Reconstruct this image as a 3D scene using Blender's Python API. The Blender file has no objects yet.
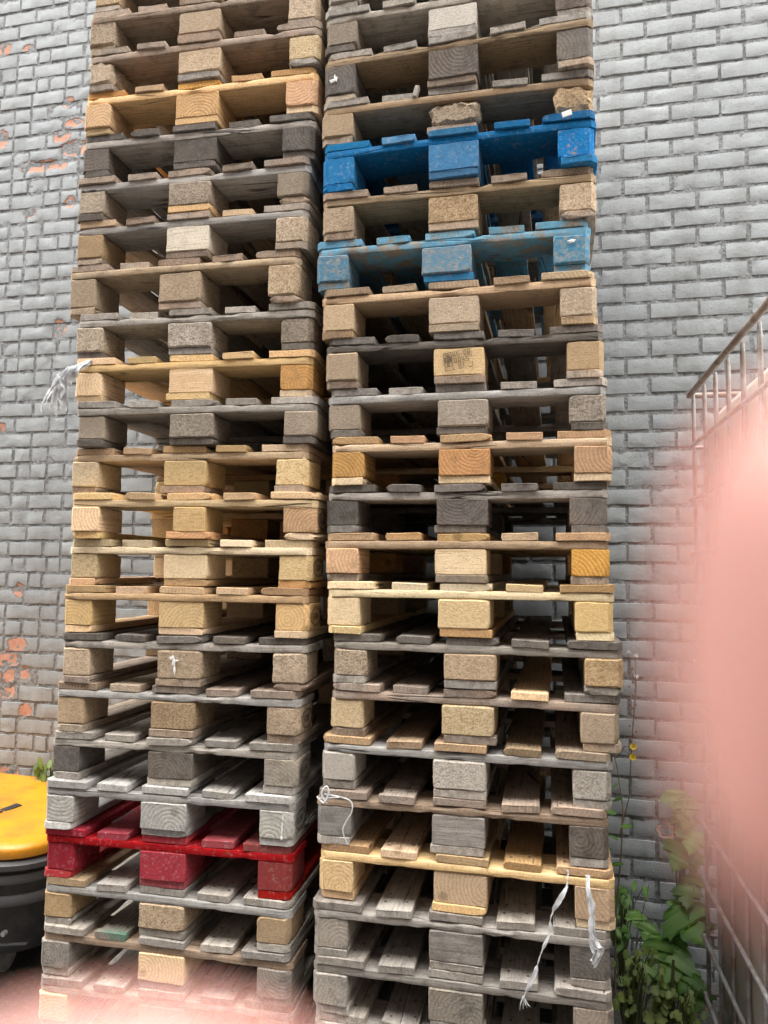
import bpy, bmesh, math, random
from mathutils import Vector, Matrix, noise

C = bpy.context.scene.collection
scene = bpy.context.scene
EYE = 1.665
WALL_Y = 3.579
COURSE, BRICK = 0.0868, 0.2184

# ------------------------------------------------------------------ helpers
def link(o):
    C.objects.link(o); return o

def empty(name, loc=(0, 0, 0), rot=(0, 0, 0)):
    o = bpy.data.objects.new(name, None); link(o)
    o.empty_display_size = 0.05
    o.location = loc; o.rotation_euler = rot
    return o

def tag(o, label=None, cat=None, group=None, kind=None):
    if label: o['label'] = label
    if cat: o['category'] = cat
    if group: o['group'] = group
    if kind: o['kind'] = kind
    return o

def mesh_from(name, verts, faces, mats=(), mi=None, smooth=False):
    me = bpy.data.meshes.new(name)
    me.from_pydata([tuple(v) for v in verts], [], faces)
    for m in mats: me.materials.append(m)
    if mi is not None:
        me.polygons.foreach_set('material_index', mi)
    if smooth:
        me.polygons.foreach_set('use_smooth', [True] * len(me.polygons))
    me.update()
    return me

def obj(name, me, parent=None, mat=None):
    o = bpy.data.objects.new(name, me); link(o)
    if parent: o.parent = parent
    if mat: me.materials.append(mat)
    return o

class MB:
    """collects shapes into one mesh"""
    def __init__(s): s.v = []; s.f = []; s.m = []
    def add(s, verts, faces, mi=0):
        k = len(s.v); s.v += [Vector(v) for v in verts]
        s.f += [[i + k for i in f] for f in faces]; s.m += [mi] * len(faces)
    def box(s, c, size, rot=None, mi=0, bev=0.0):
        bm = bmesh.new(); bmesh.ops.create_cube(bm, size=1)
        for v in bm.verts: v.co = Vector((v.co.x * size[0], v.co.y * size[1], v.co.z * size[2]))
        if bev: bmesh.ops.bevel(bm, geom=bm.edges[:], offset=bev, segments=2, affect='EDGES', profile=0.6)
        R = rot if rot else Matrix.Identity(3)
        bm.verts.index_update()
        s.add([R @ v.co + Vector(c) for v in bm.verts], [[v.index for v in f.verts] for f in bm.faces], mi)
        bm.free()
    def tube(s, pts, r, n=8, mi=0, flat=1.0, cap=True):
        pts = [Vector(p) for p in pts]; rings = []
        up = None
        for i, p in enumerate(pts):
            d = (pts[min(i + 1, len(pts) - 1)] - pts[max(i - 1, 0)]).normalized()
            if up is None:
                up = Vector((0, 0, 1)) if abs(d.z) < .9 else Vector((1, 0, 0))
            a = d.cross(up)
            if a.length < 1e-5: a = d.orthogonal()
            a.normalize(); b = a.cross(d).normalized(); up = b
            rr = r[i] if isinstance(r, (list, tuple)) else r
            rings.append([p + a * (math.cos(t * 2 * math.pi / n) * rr) + b * (math.sin(t * 2 * math.pi / n) * rr * flat) for t in range(n)])
        V = [v for rg in rings for v in rg]; F = []
        for i in range(len(pts) - 1):
            for t in range(n):
                F.append([i * n + t, i * n + (t + 1) % n, (i + 1) * n + (t + 1) % n, (i + 1) * n + t])
        if cap:
            F.append(list(range(n))[::-1]); F.append([(len(pts) - 1) * n + t for t in range(n)])
        s.add(V, F, mi)
    def loops(s, levels, mi=0, cap=True):
        n = len(levels[0]); V = [v for l in levels for v in l]; F = []
        for i in range(len(levels) - 1):
            for t in range(n):
                F.append([i * n + t, i * n + (t + 1) % n, (i + 1) * n + (t + 1) % n, (i + 1) * n + t])
        if cap:
            F.append(list(range(n))[::-1]); F.append([(len(levels) - 1) * n + t for t in range(n)])
        s.add(V, F, mi)
    def build(s, name, mats, parent=None, smooth=False):
        if not isinstance(mats, (list, tuple)): mats = [mats]
        return obj(name, mesh_from(name, s.v, s.f, mats, s.m, smooth), parent)

def auto_smooth(o, ang=40):
    me = o.data
    me.polygons.foreach_set('use_smooth', [True] * len(me.polygons))
    try: me.set_sharp_from_angle(angle=math.radians(ang))
    except Exception: pass
    return o

# ------------------------------------------------------------------ node helpers
class NT:
    def __init__(s, name):
        s.mat = bpy.data.materials.new(name); s.mat.use_nodes = True
        s.t = s.mat.node_tree; s.b = s.t.nodes['Principled BSDF']
        s.out = s.t.nodes['Material Output']
    def n(s, typ, **kw):
        nd = s.t.nodes.new(typ)
        for k, v in kw.items(): setattr(nd, k, v)
        return nd
    def l(s, a, b): s.t.links.new(a, b)
    def val(s, sock, v):
        if hasattr(v, 'is_output') or isinstance(v, bpy.types.NodeSocket): s.l(v, sock)
        else: sock.default_value = v
    def math(s, op, a, b=0.0, c=0.0, clamp=False):
        nd = s.n('ShaderNodeMath', operation=op, use_clamp=clamp)
        s.val(nd.inputs[0], a); s.val(nd.inputs[1], b); s.val(nd.inputs[2], c)
        return nd.outputs[0]
    def vmath(s, op, a, b=(0, 0, 0)):
        nd = s.n('ShaderNodeVectorMath', operation=op)
        s.val(nd.inputs[0], a); s.val(nd.inputs[1], b)
        return nd.outputs[0]
    def mix(s, fac, a, b, blend='MIX'):
        nd = s.n('ShaderNodeMix', data_type='RGBA', blend_type=blend)
        s.val(nd.inputs[0], fac)
        s.val(nd.inputs[6], a if not isinstance(a, tuple) else (*a, 1)[:4])
        s.val(nd.inputs[7], b if not isinstance(b, tuple) else (*b, 1)[:4])
        return nd.outputs[2]
    def ramp(s, fac, stops, interp='LINEAR'):
        nd = s.n('ShaderNodeValToRGB'); cr = nd.color_ramp; cr.interpolation = interp
        while len(cr.elements) < len(stops): cr.elements.new(.5)
        for e, (p, c) in zip(cr.elements, stops):
            e.position = p; e.color = (*c, 1) if isinstance(c, tuple) else (c, c, c, 1)
        s.l(fac, nd.inputs[0]); return nd.outputs[0]
    def noise(s, vec, scale, detail=3.0, rough=.55, dist=0.0):
        nd = s.n('ShaderNodeTexNoise'); s.l(vec, nd.inputs['Vector'])
        nd.inputs['Scale'].default_value = scale; nd.inputs['Detail'].default_value = detail
        nd.inputs['Roughness'].default_value = rough; nd.inputs['Distortion'].default_value = dist
        return nd.outputs['Fac']
    def map(s, vec, scale=(1, 1, 1), loc=(0, 0, 0)):
        nd = s.n('ShaderNodeMapping'); s.l(vec, nd.inputs[0])
        nd.inputs['Scale'].default_value = scale; nd.inputs['Location'].default_value = loc
        return nd.outputs[0]
    def bump(s, h, strength=.4, dist=.002, prev=None):
        nd = s.n('ShaderNodeBump'); s.l(h, nd.inputs['Height'])
        nd.inputs['Strength'].default_value = strength; nd.inputs['Distance'].default_value = dist
        if prev is not None: s.l(prev, nd.inputs['Normal'])
        return nd.outputs[0]

def obj_coords(t, spread=(.16, 5, .13)):
    tc = t.n('ShaderNodeTexCoord'); oi = t.n('ShaderNodeObjectInfo')
    wn = t.n('ShaderNodeTexWhiteNoise', noise_dimensions='1D'); t.l(oi.outputs['Random'], wn.inputs['W'])
    off = t.vmath('MULTIPLY', t.vmath('SUBTRACT', wn.outputs['Color'], (.5, .5, .5)), spread)
    return t.vmath('ADD', tc.outputs['Object'], off), oi.outputs['Random'], wn.outputs['Color']

def wood(name, light, dark, grey=(.24, .225, .21), grey_amt=.3, stain=.35, ring=.55, grain_axis='Y', paint=None, paint_amt=.85, ring_scale=30, rough=.85, cracks=1.0):
    t = NT(name)
    p, rnd, wcol = obj_coords(t)
    st = {'Y': (1, .1, 1), 'X': (.1, 1, 1)}[grain_axis]
    q = t.map(p, st)
    w = t.n('ShaderNodeTexWave', wave_type='RINGS', rings_direction=grain_axis, wave_profile='SIN')
    t.l(q, w.inputs['Vector'])
    w.inputs['Scale'].default_value = ring_scale; w.inputs['Distortion'].default_value = 3.4
    w.inputs['Detail'].default_value = 3; w.inputs['Detail Scale'].default_value = 1.1; w.inputs['Detail Roughness'].default_value = .62
    fib = t.noise(t.map(p, tuple(a * (.5 if a < 1 else 1) for a in st)), 260, 3, .65)
    fib2 = t.noise(t.map(p, st), 70, 3, .6)
    rmask = t.ramp(t.noise(p, 11, 4, .65), [(.34, .3), (.62, 1.0)])
    spk = t.noise(p, 210, 4, .7)
    rg = t.math('MULTIPLY_ADD', t.math('SUBTRACT', w.outputs['Fac'], .5), t.math('MULTIPLY', rmask, ring), .5)
    g = t.math('ADD', t.math('MULTIPLY', rg, .62), t.math('MULTIPLY', t.math('ADD', fib2, t.math('MULTIPLY', t.math('SUBTRACT', spk, .5), .9)), .38))
    col = t.mix(t.ramp(g, [(.27, 1.0), (.73, 0.0)]), light, dark)
    kn = t.n('ShaderNodeTexVoronoi', feature='F1'); t.l(t.map(p, {'Y': (1, .45, 1), 'X': (.45, 1, 1)}[grain_axis]), kn.inputs['Vector']); kn.inputs['Scale'].default_value = 7.5
    col = t.mix(t.math('MULTIPLY', t.ramp(kn.outputs['Distance'], [(.07, 1.0), (.13, 0.0)]), .6), col, tuple(c * .42 for c in dark))
    # weathering: patchy silver grey
    pat = t.noise(p, 7, 4, .6)
    ga = t.ramp(t.math('ADD', pat, grey_amt - .5), [(.35, 0.0), (.6, 1.0)])
    gcol = t.mix(t.ramp(fib2, [(.3, 1.0), (.7, 0.0)]), grey, tuple(c * .55 for c in grey))
    col = t.mix(t.math('MULTIPLY', ga, min(1, grey_amt * 1.35)), col, gcol)
    # dark fibres and dirt
    col = t.mix(t.math('MULTIPLY', t.ramp(fib, [(.3, 1.0), (.46, 0.0)]), .55), col, tuple(c * .3 for c in dark))
    col = t.mix(t.math('MULTIPLY', t.ramp(spk, [(.34, 1.0), (.46, 0.0)]), .5), col, tuple(c * .4 for c in dark))
    dirt = t.noise(p, 19, 6, .75)
    col = t.mix(t.math('MULTIPLY', t.ramp(dirt, [(.33, 1.0), (.5, 0.0)]), min(1, stain * 1.5)), col, (.055, .043, .033))
    # drying cracks along the grain
    ck = t.n('ShaderNodeTexVoronoi', feature='DISTANCE_TO_EDGE'); t.l(t.map(t.vmath('ADD', p, (0, 0, 0)), tuple((.06 if a < 1 else 1) for a in st)), ck.inputs['Vector'])
    ck.inputs['Scale'].default_value = 14
    ckm = t.math('MULTIPLY', t.ramp(ck.outputs['Distance'], [(.006, 1.0), (.02, 0.0)]), t.ramp(t.noise(p, 5, 2), [(.5, 0.0), (.6, 1.0)]))
    tn = t.n('ShaderNodeTexCoord'); sn = t.n('ShaderNodeSeparateXYZ'); t.l(tn.outputs['Normal'], sn.inputs[0])
    ckm = t.math('MULTIPLY', t.math('MULTIPLY', ckm, t.ramp(t.math('ABSOLUTE', sn.outputs[1]), [(.3, 1.0), (.5, 0.0)])), cracks)
    col = t.mix(t.math('MULTIPLY', ckm, .85), col, (.02, .016, .013))
    if paint:
        pn = t.math('ADD', t.math('MULTIPLY', t.noise(p, 22, 7, .78), .65), t.math('MULTIPLY', t.noise(p, 5, 3), .35))
        pm = t.ramp(t.math('ADD', pn, paint_amt - .5), [(.42, 0.0), (.5, 1.0)])
        pc = t.mix(t.noise(p, 40, 4, .7), tuple(c * .55 for c in paint), tuple(min(1, c * 1.35 + .004) for c in paint))
        pc = t.mix(t.math('MULTIPLY', t.ramp(fib, [(.32, 1.0), (.42, 0.0)]), .5), pc, tuple(c * .4 + .02 for c in paint))
        pc = t.mix(t.math('MULTIPLY', t.ramp(t.noise(p, 90, 4, .7), [(.54, 0.0), (.68, 1.0)]), .6), pc, tuple(min(1, c * .6 + .2) for c in paint))
        col = t.mix(pm, col, pc)
    hs = t.n('ShaderNodeHueSaturation'); t.l(col, hs.inputs['Color'])
    sc = t.n('ShaderNodeSeparateColor'); t.l(wcol, sc.inputs[0])
    t.l(t.math('MULTIPLY_ADD', sc.outputs[0], .5, .76), hs.inputs['Value'])
    t.l(t.math('MULTIPLY_ADD', sc.outputs[1], .35, .83), hs.inputs['Saturation'])
    t.l(t.math('MULTIPLY_ADD', sc.outputs[2], .016, .492), hs.inputs['Hue'])
    t.l(hs.outputs[0], t.b.inputs['Base Color'])
    t.b.inputs['Roughness'].default_value = rough
    t.b.inputs['Specular IOR Level'].default_value = .25
    h = t.math('SUBTRACT', t.math('ADD', t.math('MULTIPLY', fib, .6), t.math('ADD', t.math('MULTIPLY', g, .4), t.math('MULTIPLY', spk, .5))), t.math('MULTIPLY', ckm, 1.5))
    t.l(t.bump(h, .55, .003), t.b.inputs['Normal'])
    return t.mat

def chip(name, light, mid, dark, stain=.35, tint=None):
    t = NT(name)
    p, rnd, wcol = obj_coords(t, (3, 3, 3))
    v = t.n('ShaderNodeTexVoronoi', feature='F1'); t.l(t.map(p, (1, 1, 1.5)), v.inputs['Vector'])
    v.inputs['Scale'].default_value = 165; v.inputs['Randomness'].default_value = 1
    sc = t.n('ShaderNodeSeparateColor'); t.l(v.outputs['Color'], sc.inputs[0])
    v2 = t.n('ShaderNodeTexVoronoi', feature='F1'); t.l(t.map(p, (1.7, 1, 1)), v2.inputs['Vector']); v2.inputs['Scale'].default_value = 260
    sc2 = t.n('ShaderNodeSeparateColor'); t.l(v2.outputs['Color'], sc2.inputs[0])
    f = t.math('ADD', t.math('MULTIPLY', sc.outputs[0], .6), t.math('MULTIPLY', sc2.outputs[1], .4))
    col = t.ramp(f, [(.12, dark), (.40, mid), (.88, light)])
    col = t.mix(t.math('MULTIPLY', t.ramp(t.noise(p, 240, 3, .7), [(.36, 1.0), (.46, 0.0)]), .55), col, tuple(c * .45 for c in dark))
    col = t.mix(t.math('MULTIPLY', t.ramp(t.noise(p, 13, 5, .65), [(.36, 1.0), (.54, 0.0)]), stain), col, tuple(c * .8 for c in dark))
    s0 = t.n('ShaderNodeSeparateColor'); t.l(wcol, s0.inputs[0])
    col = t.mix(t.math('MULTIPLY', s0.outputs[2], .65), col, mid)
    if tint:
        col = t.mix(t.ramp(t.noise(p, 60, 6, .75), [(.38, 0.0), (.56, .9)]), col, tint)
    hs = t.n('ShaderNodeHueSaturation'); t.l(col, hs.inputs['Color'])
    s3 = t.n('ShaderNodeSeparateColor'); t.l(wcol, s3.inputs[0])
    t.l(t.math('MULTIPLY_ADD', s3.outputs[0], .45, .78), hs.inputs['Value'])
    t.l(t.math('MULTIPLY_ADD', s3.outputs[1], .4, .8), hs.inputs['Saturation'])
    t.l(hs.outputs[0], t.b.inputs['Base Color'])
    t.b.inputs['Roughness'].default_value = .9; t.b.inputs['Specular IOR Level'].default_value = .2
    t.l(t.bump(t.math('ADD', f, t.noise(p, 200, 3)), .5, .003), t.b.inputs['Normal'])
    return t.mat

def plain(name, col, rough=.5, metal=0.0, var=.15, scale=20, bump=.0, spec=.5, dirt=None, dirt_amt=.5):
    t = NT(name); tc = t.n('ShaderNodeTexCoord'); p = tc.outputs['Object']
    nz = t.noise(p, scale, 5, .6)
    c = t.mix(nz, tuple(x * (1 - var) for x in col), tuple(min(1, x * (1 + var)) for x in col))
    if dirt:
        c = t.mix(t.math('MULTIPLY', t.ramp(t.noise(p, scale * .4, 6, .7), [(.45, 0.0), (.62, 1.0)]), dirt_amt), c, dirt)
    t.l(c, t.b.inputs['Base Color'])
    t.l(t.math('MULTIPLY_ADD', nz, .25, rough - .12), t.b.inputs['Roughness'])
    t.b.inputs['Metallic'].default_value = metal; t.b.inputs['Specular IOR Level'].default_value = spec
    if bump: t.l(t.bump(t.noise(p, scale * 3, 4), bump, .002), t.b.inputs['Normal'])
    return t.mat

# ------------------------------------------------------------------ wood materials
P = {
 'fy': wood('fresh_pine', (.80, .59, .36), (.64, .43, .235), grey_amt=.10, stain=.10, ring=.4),
 'fo': wood('fresh_orange_pine', (.66, .40, .19), (.50, .275, .11), grey_amt=.08, stain=.14, ring=.5),
 'fp': wood('pale_spruce', (.82, .67, .42), (.70, .53, .30), grey_amt=.05, stain=.07, ring=.4),
 'ft': wood('pinkish_tan_pine', (.62, .43, .25), (.47, .30, .16), grey_amt=.22, stain=.2, ring=.4),
 'tn': wood('tan_weathered_pine', (.50, .37, .24), (.35, .24, .145), (.37, .31, .255), .35, .3),
 'br': wood('brown_weathered_pine', (.46, .35, .26), (.31, .225, .16), (.40, .345, .29), .5, .35),
 'gy': wood('silver_grey_board', (.49, .435, .365), (.32, .275, .225), (.47, .43, .38), .6, .33),
 'wh': wood('bleached_board', (.60, .565, .50), (.42, .385, .33), (.56, .545, .52), .6, .22),
 'dk': wood('dark_grey_board', (.235, .20, .165), (.14, .115, .092), (.22, .198, .175), .6, .4),
 'bl': wood('bright_blue_paint', (.40, .27, .15), (.28, .18, .10), paint=(.012, .165, .37), paint_amt=.56, stain=.3),
 'lb': wood('light_blue_paint', (.38, .33, .25), (.26, .22, .17), paint=(.12, .36, .53), paint_amt=.48, stain=.3),
 'rd': wood('red_paint', (.30, .12, .08), (.20, .08, .05), paint=(.33, .018, .022), paint_amt=.57, stain=.4),
 'gn': wood('green_marked_board', (.35, .30, .23), (.22, .18, .14), paint=(.10, .23, .15), paint_amt=.42),
}
B = {
 'cf': chip('fresh_chip_block', (.80, .64, .40), (.66, .49, .27), (.44, .29, .14), .12),
 'ct': chip('tan_chip_block', (.62, .48, .325), (.43, .315, .20), (.22, .15, .092), .4),
 'cg': chip('grey_chip_block', (.52, .45, .37), (.34, .285, .225), (.175, .14, .108), .45),
 'cs': chip('smooth_tan_block', (.66, .50, .31), (.60, .44, .26), (.50, .36, .20), .12),
 'cw': chip('bleached_chip_block', (.70, .65, .57), (.52, .47, .40), (.28, .24, .195), .22),
 'cl': chip('blue_dusted_chip_block', (.47, .48, .43), (.30, .32, .31), (.13, .13, .12), .3, tint=(.05, .23, .38)),
 'so': wood('orange_end_grain', (.70, .41, .19), (.55, .285, .11), grey_amt=.06, stain=.2, ring=1.0, ring_scale=30, cracks=0.0),
 'sy': wood('yellow_end_grain', (.80, .57, .33), (.66, .43, .22), grey_amt=.08, stain=.12, ring=.9, ring_scale=30, cracks=0.0),
 'sk': wood('knotty_side_grain', (.80, .57, .33), (.64, .41, .205), grey_amt=.06, stain=.1, ring=1.0, grain_axis='X', ring_scale=30, cracks=0.0),
 'sp': wood('pale_side_grain', (.66, .60, .50), (.52, .45, .35), (.54, .50, .45), .3, .15, ring=.4, grain_axis='X', cracks=0.0),
 'sg': wood('grey_end_grain', (.42, .36, .295), (.29, .24, .19), (.34, .31, .275), .5, .42, ring=.95, ring_scale=30, cracks=0.0),
 'sh': wood('grey_side_grain', (.40, .36, .31), (.25, .215, .18), (.35, .325, .295), .6, .35, ring=.8, grain_axis='X', cracks=0.0),
 'sd': wood('dark_end_grain', (.215, .18, .15), (.13, .105, .085), (.18, .165, .152), .5, .45, ring=.85, ring_scale=30, cracks=0.0),
 'sw': wood('bleached_end_grain', (.57, .55, .49), (.40, .375, .33), (.53, .52, .50), .5, .25, ring=1.3, ring_scale=26, cracks=0.0),
 'bl': P['bl'], 'lb': P['lb'], 'rd': P['rd'],
}
NAIL = plain('rusty_nail', (.10, .075, .06), .6, .5)

# ------------------------------------------------------------------ pallet part meshes
def sweep(name, L, w, t, seed, n=22, r=.002, ch=(0, 0), chip_amt=.004, bow=.002, rough=.0008, nx=4, endrag=.002, nails=None, rfreq=60):
    """a plank or block: rounded section in x,z swept along y; ch = chamfer at the +x / -x corners of the -y and +y ends"""
    rng = random.Random(seed); so = Vector((rng.uniform(-50, 50), rng.uniform(-50, 50), rng.uniform(-50, 50)))
    sec = []
    hw, ht = w / 2, t / 2
    for sx, sz in ((1, 1), (-1, 1), (-1, -1), (1, -1)):
        c = (sx * (hw - r), sz * (ht - r))
        a0 = math.atan2(sz, sx) - math.pi / 4
        for k in range(3):
            a = a0 + k * math.pi / 4
            sec.append((c[0] + r * math.cos(a), c[1] + r * math.sin(a), 1 if k == 1 else .6))
        nxt = {(1, 1): (-1, 1), (-1, 1): (-1, -1), (-1, -1): (1, -1), (1, -1): (1, 1)}[(sx, sz)]
        m = nx if nxt[1] == sz else max(1, int(nx * t / w + .5)) + (1 if t > .05 else 0)
        e0 = (sec[-1][0], sec[-1][1])
        cn = (nxt[0] * (hw - r), nxt[1] * (ht - r)); an = math.atan2(nxt[1], nxt[0]) - math.pi / 4
        e1 = (cn[0] + r * math.cos(an), cn[1] + r * math.sin(an))
        for k in range(1, m + 1):
            f = k / (m + 1); sec.append((e0[0] + (e1[0] - e0[0]) * f, e0[1] + (e1[1] - e0[1]) * f, 0))
    hl = L / 2
    ys = [-hl, -hl + r, -hl + r + .012] + [-hl + .03 + (L - .06) * i / (n - 1) for i in range(n)] + [hl - r - .012, hl - r, hl]
    b1, b2 = rng.uniform(-1, 1) * bow, rng.uniform(-1, 1) * bow
    tw = rng.uniform(-1, 1) * bow * .6
    V = []
    for yi, y in enumerate(ys):
        end = yi in (0, len(ys) - 1)
        for (x, z, k) in sec:
            if end: x *= (hw - r * .8) / hw; z *= (ht - r * .8) / ht
            d = hl - abs(y)
            for c, sg in ((ch[0], 1), (ch[1], -1)):
                if c:
                    lim = hw - max(0, c - d)
                    if sg > 0 and x > lim: x = lim
                    if sg < 0 and x < -lim: x = -lim
            p = Vector((x, y, z))
            nz = noise.noise(p * rfreq + so) * rough + noise.noise(p * 14 + so) * rough * 1.2
            dirv = Vector((x / hw * .7, 0, z / ht)).normalized() if (x or z) else Vector((0, 0, 1))
            p = p + dirv * nz
            if k:
                cv = noise.noise(Vector((x * 9, y * 24, z * 9)) + so * 1.7) - .2
                if cv > 0: p -= Vector((math.copysign(1, x), 0, math.copysign(1, z) * .7)) * min(.4, cv) * chip_amt * 4 * k
            if end or d < .02:
                p.y += noise.noise(Vector((x * 28, y, z * 40)) + so) * endrag
            f = y / hl
            p.z += b1 * (f * f - .4) + tw * f * x / hw
            p.x += b2 * (f * f - .4)
            V.append(p)
    m = len(sec); F = []; MI = []
    for i in range(len(ys) - 1):
        for k in range(m):
            F.append([i * m + k, (i + 1) * m + k, (i + 1) * m + (k + 1) % m, i * m + (k + 1) % m])
    F.append(list(range(m))); F.append([(len(ys) - 1) * m + k for k in range(m)][::-1])
    MI = [0] * len(F)
    if nails:
        for (nx_, ny_) in nails:
            nx_ += rng.uniform(-.012, .012); ny_ += rng.uniform(-.015, .015)
            k0 = len(V)
            for a in range(7): V.append(Vector((nx_ + .0045 * math.cos(a * .8976), ny_ + .0045 * math.sin(a * .8976), ht + .0009 + b1 * ((ny_ / hl) ** 2 - .4))))
            F.append([k0 + a for a in range(7)]); MI.append(1)
    me = mesh_from(name, V, F, [None, NAIL] if nails else [None], MI)
    me.polygons.foreach_set('use_smooth', [True] * len(me.polygons))
    try: me.set_sharp_from_angle(angle=math.radians(32))
    except Exception: pass
    return me

def nail_grid(w, k):
    xs = [-w * .3, 0, w * .3] if k == 3 else [-w * .25, w * .25]
    return [(x, y + s) for y in (-.5275, 0, .5275) for s in (-.03, .03) for x in xs]

CH = .016
M = {}
M['deck_outer'] = [sweep('deck_outer', 1.2, .145, .0215, 100 + i, ch=(CH, 0), nails=nail_grid(.145, 3), bow=.0025, chip_amt=.003) for i in range(6)]
M['deck_mid'] = [sweep('deck_mid', 1.2, .145, .0215, 120 + i, nails=nail_grid(.145, 3), bow=.0025, chip_amt=.005) for i in range(5)]
M['deck_narrow'] = [sweep('deck_narrow', 1.2, .1, .0215, 140 + i, nails=nail_grid(.1, 2), bow=.003, chip_amt=.006, endrag=.004) for i in range(8)]
M['stringer_end'] = [sweep('stringer_end', .8, .145, .0215, 160 + i, n=26, ch=(CH, 0), bow=.002, chip_amt=.0055, rough=.0008) for i in range(8)]
M['stringer_mid'] = [sweep('stringer_mid', .8, .145, .0215, 180 + i, n=14) for i in range(3)]
M['bottom_outer'] = [sweep('bottom_outer', 1.2, .1, .0215, 200 + i, ch=(CH, 0), chip_amt=.007, bow=.0015, endrag=.004) for i in range(6)]
M['bottom_mid'] = [sweep('bottom_mid', 1.2, .145, .0215, 220 + i, chip_amt=.007, bow=.0015, endrag=.004) for i in range(5)]
BH = .08
def blk(w, seed, kind, c):
    kw = {'solid': dict(r=.003, rough=.0010, chip_amt=.004), 'chip': dict(r=.0055, rough=.0016, chip_amt=.004, rfreq=110),
          'rough': dict(r=.012, rough=.011, chip_amt=.016, rfreq=45)}[kind]
    return sweep('block_' + kind, .145, w, BH, seed, n=8, nx=6, ch=(c, 0), bow=0, endrag=.0025 if kind != 'rough' else .012, **kw)
for kind in ('solid', 'chip', 'rough'):
    M['corner_' + kind] = [blk(.1, 300 + i + 31 * len(kind), kind, .014) for i in range(4)]
    M['side_' + kind] = [blk(.1, 340 + i + 31 * len(kind), kind, 0) for i in range(2)]
    M['middle_' + kind] = [blk(.145, 370 + i + 31 * len(kind), kind, 0) for i in range(4)]

def inst(name, me, parent, loc, rotz=0, mat=None, sz=1.0, mirror=False):
    o = bpy.data.objects.new(name, me); link(o); o.parent = parent
    o.location = loc; o.rotation_euler = (0, 0, rotz); o.scale = (-1 if mirror else 1, 1, sz)
    o.material_slots[0].link = 'OBJECT'; o.material_slots[0].material = mat
    return o

def make_pallet(x, y, yaw, zs, roll, T, spec, seed, label, group):
    """x,y,zs: middle of the front edge at the top of the front stringer; T: this pallet's own height"""
    rng = random.Random(seed)
    bh = T - .0665 - .0012
    base = zs - .0225 - bh - .0218
    c = Vector((x, y, 0)) + Vector((-math.sin(yaw), math.cos(yaw), 0)) * .6
    root = empty('pallet', (c.x, c.y, base), (0, -roll, yaw))
    tag(root, label, 'pallet', group)
    pl = spec['p']; bot = spec.get('bot', pl); over = spec.get('o', {})
    # underside boards
    zb = .011
    for i, (xx, me) in enumerate(((-.35, 'bottom_outer'), (0, 'bottom_mid'), (.35, 'bottom_outer'))):
        b = spec.get('bots', (bot,) * 3)[i]
        inst('bottom_board', rng.choice(M[me]), root, (xx + rng.uniform(-.004, .004), rng.uniform(-.004, .004), zb), math.pi if xx < 0 else 0, P[b])
    # blocks
    zbl = .0218 + bh / 2
    for iy, yy in enumerate((-.5275, 0, .5275)):
        for ix, xx in enumerate((-.35, 0, .35)):
            st = spec['b'][ix] if iy == 0 else spec['b'][rng.randrange(3)]
            rough = st.endswith('!'); st = st.rstrip('!')
            kind = 'rough' if rough else ('chip' if st[0] == 'c' else 'solid')
            if st in ('lb',): kind = 'chip'
            fam = ('middle_' if ix == 1 else ('side_' if iy == 1 else 'corner_')) + kind
            me = rng.choice(M[fam])
            # chamfered corner (+x) outward; blocks have it at both y ends, harmless inside
            o = inst('block', me, root, (xx + rng.uniform(-.004, .004), yy + rng.uniform(-.004, .004) - (.001 if iy == 0 else 0), zbl), math.pi if ix == 0 else 0, B[st], bh / BH)
            if iy == 0 and ix == 1 and spec.get('wmid'): o.scale.x = spec['wmid']
            if iy == 0 and ('blk', ix) in over: o['label'] = over[('blk', ix)]
    # stringers across the width (mesh length along y -> rotate)
    zst = .0218 + bh + .0112
    for iy, yy in enumerate((-.5275, 0, .5275)):
        me = rng.choice(M['stringer_mid' if iy == 1 else 'stringer_end'])
        s = spec.get('s', pl) if iy == 0 else pl
        # rotated -90deg: mesh +x -> -y (front); rotated +90: +x -> +y (rear)
        inst('stringer_board', me, root, (rng.uniform(-.003, .003), yy + rng.uniform(-.002, .002), zst), (-math.pi / 2 if iy == 0 else math.pi / 2), P[s])
    # deck
    zd = zst + .0222
    dx = spec.get('dx', {})
    for i, (xx, me) in enumerate(((-.3275, 'deck_outer'), (-.16375, 'deck_narrow'), (0, 'deck_mid'), (.16375, 'deck_narrow'), (.3275, 'deck_outer'))):
        d = spec.get('d', pl)
        if ('deck', i) in over: d = over[('deck', i)]
        o = inst('deck_board', rng.choice(M[me]), root,
             (xx + rng.uniform(-.005, .005) + dx.get(i, 0), rng.uniform(-.006, .004), zd), math.pi if i == 0 else 0, P[d])
        o.rotation_euler.z += rng.uniform(-.004, .004)
        if ('lab', i) in over: o['label'] = over[('lab', i)]
    return root

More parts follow.
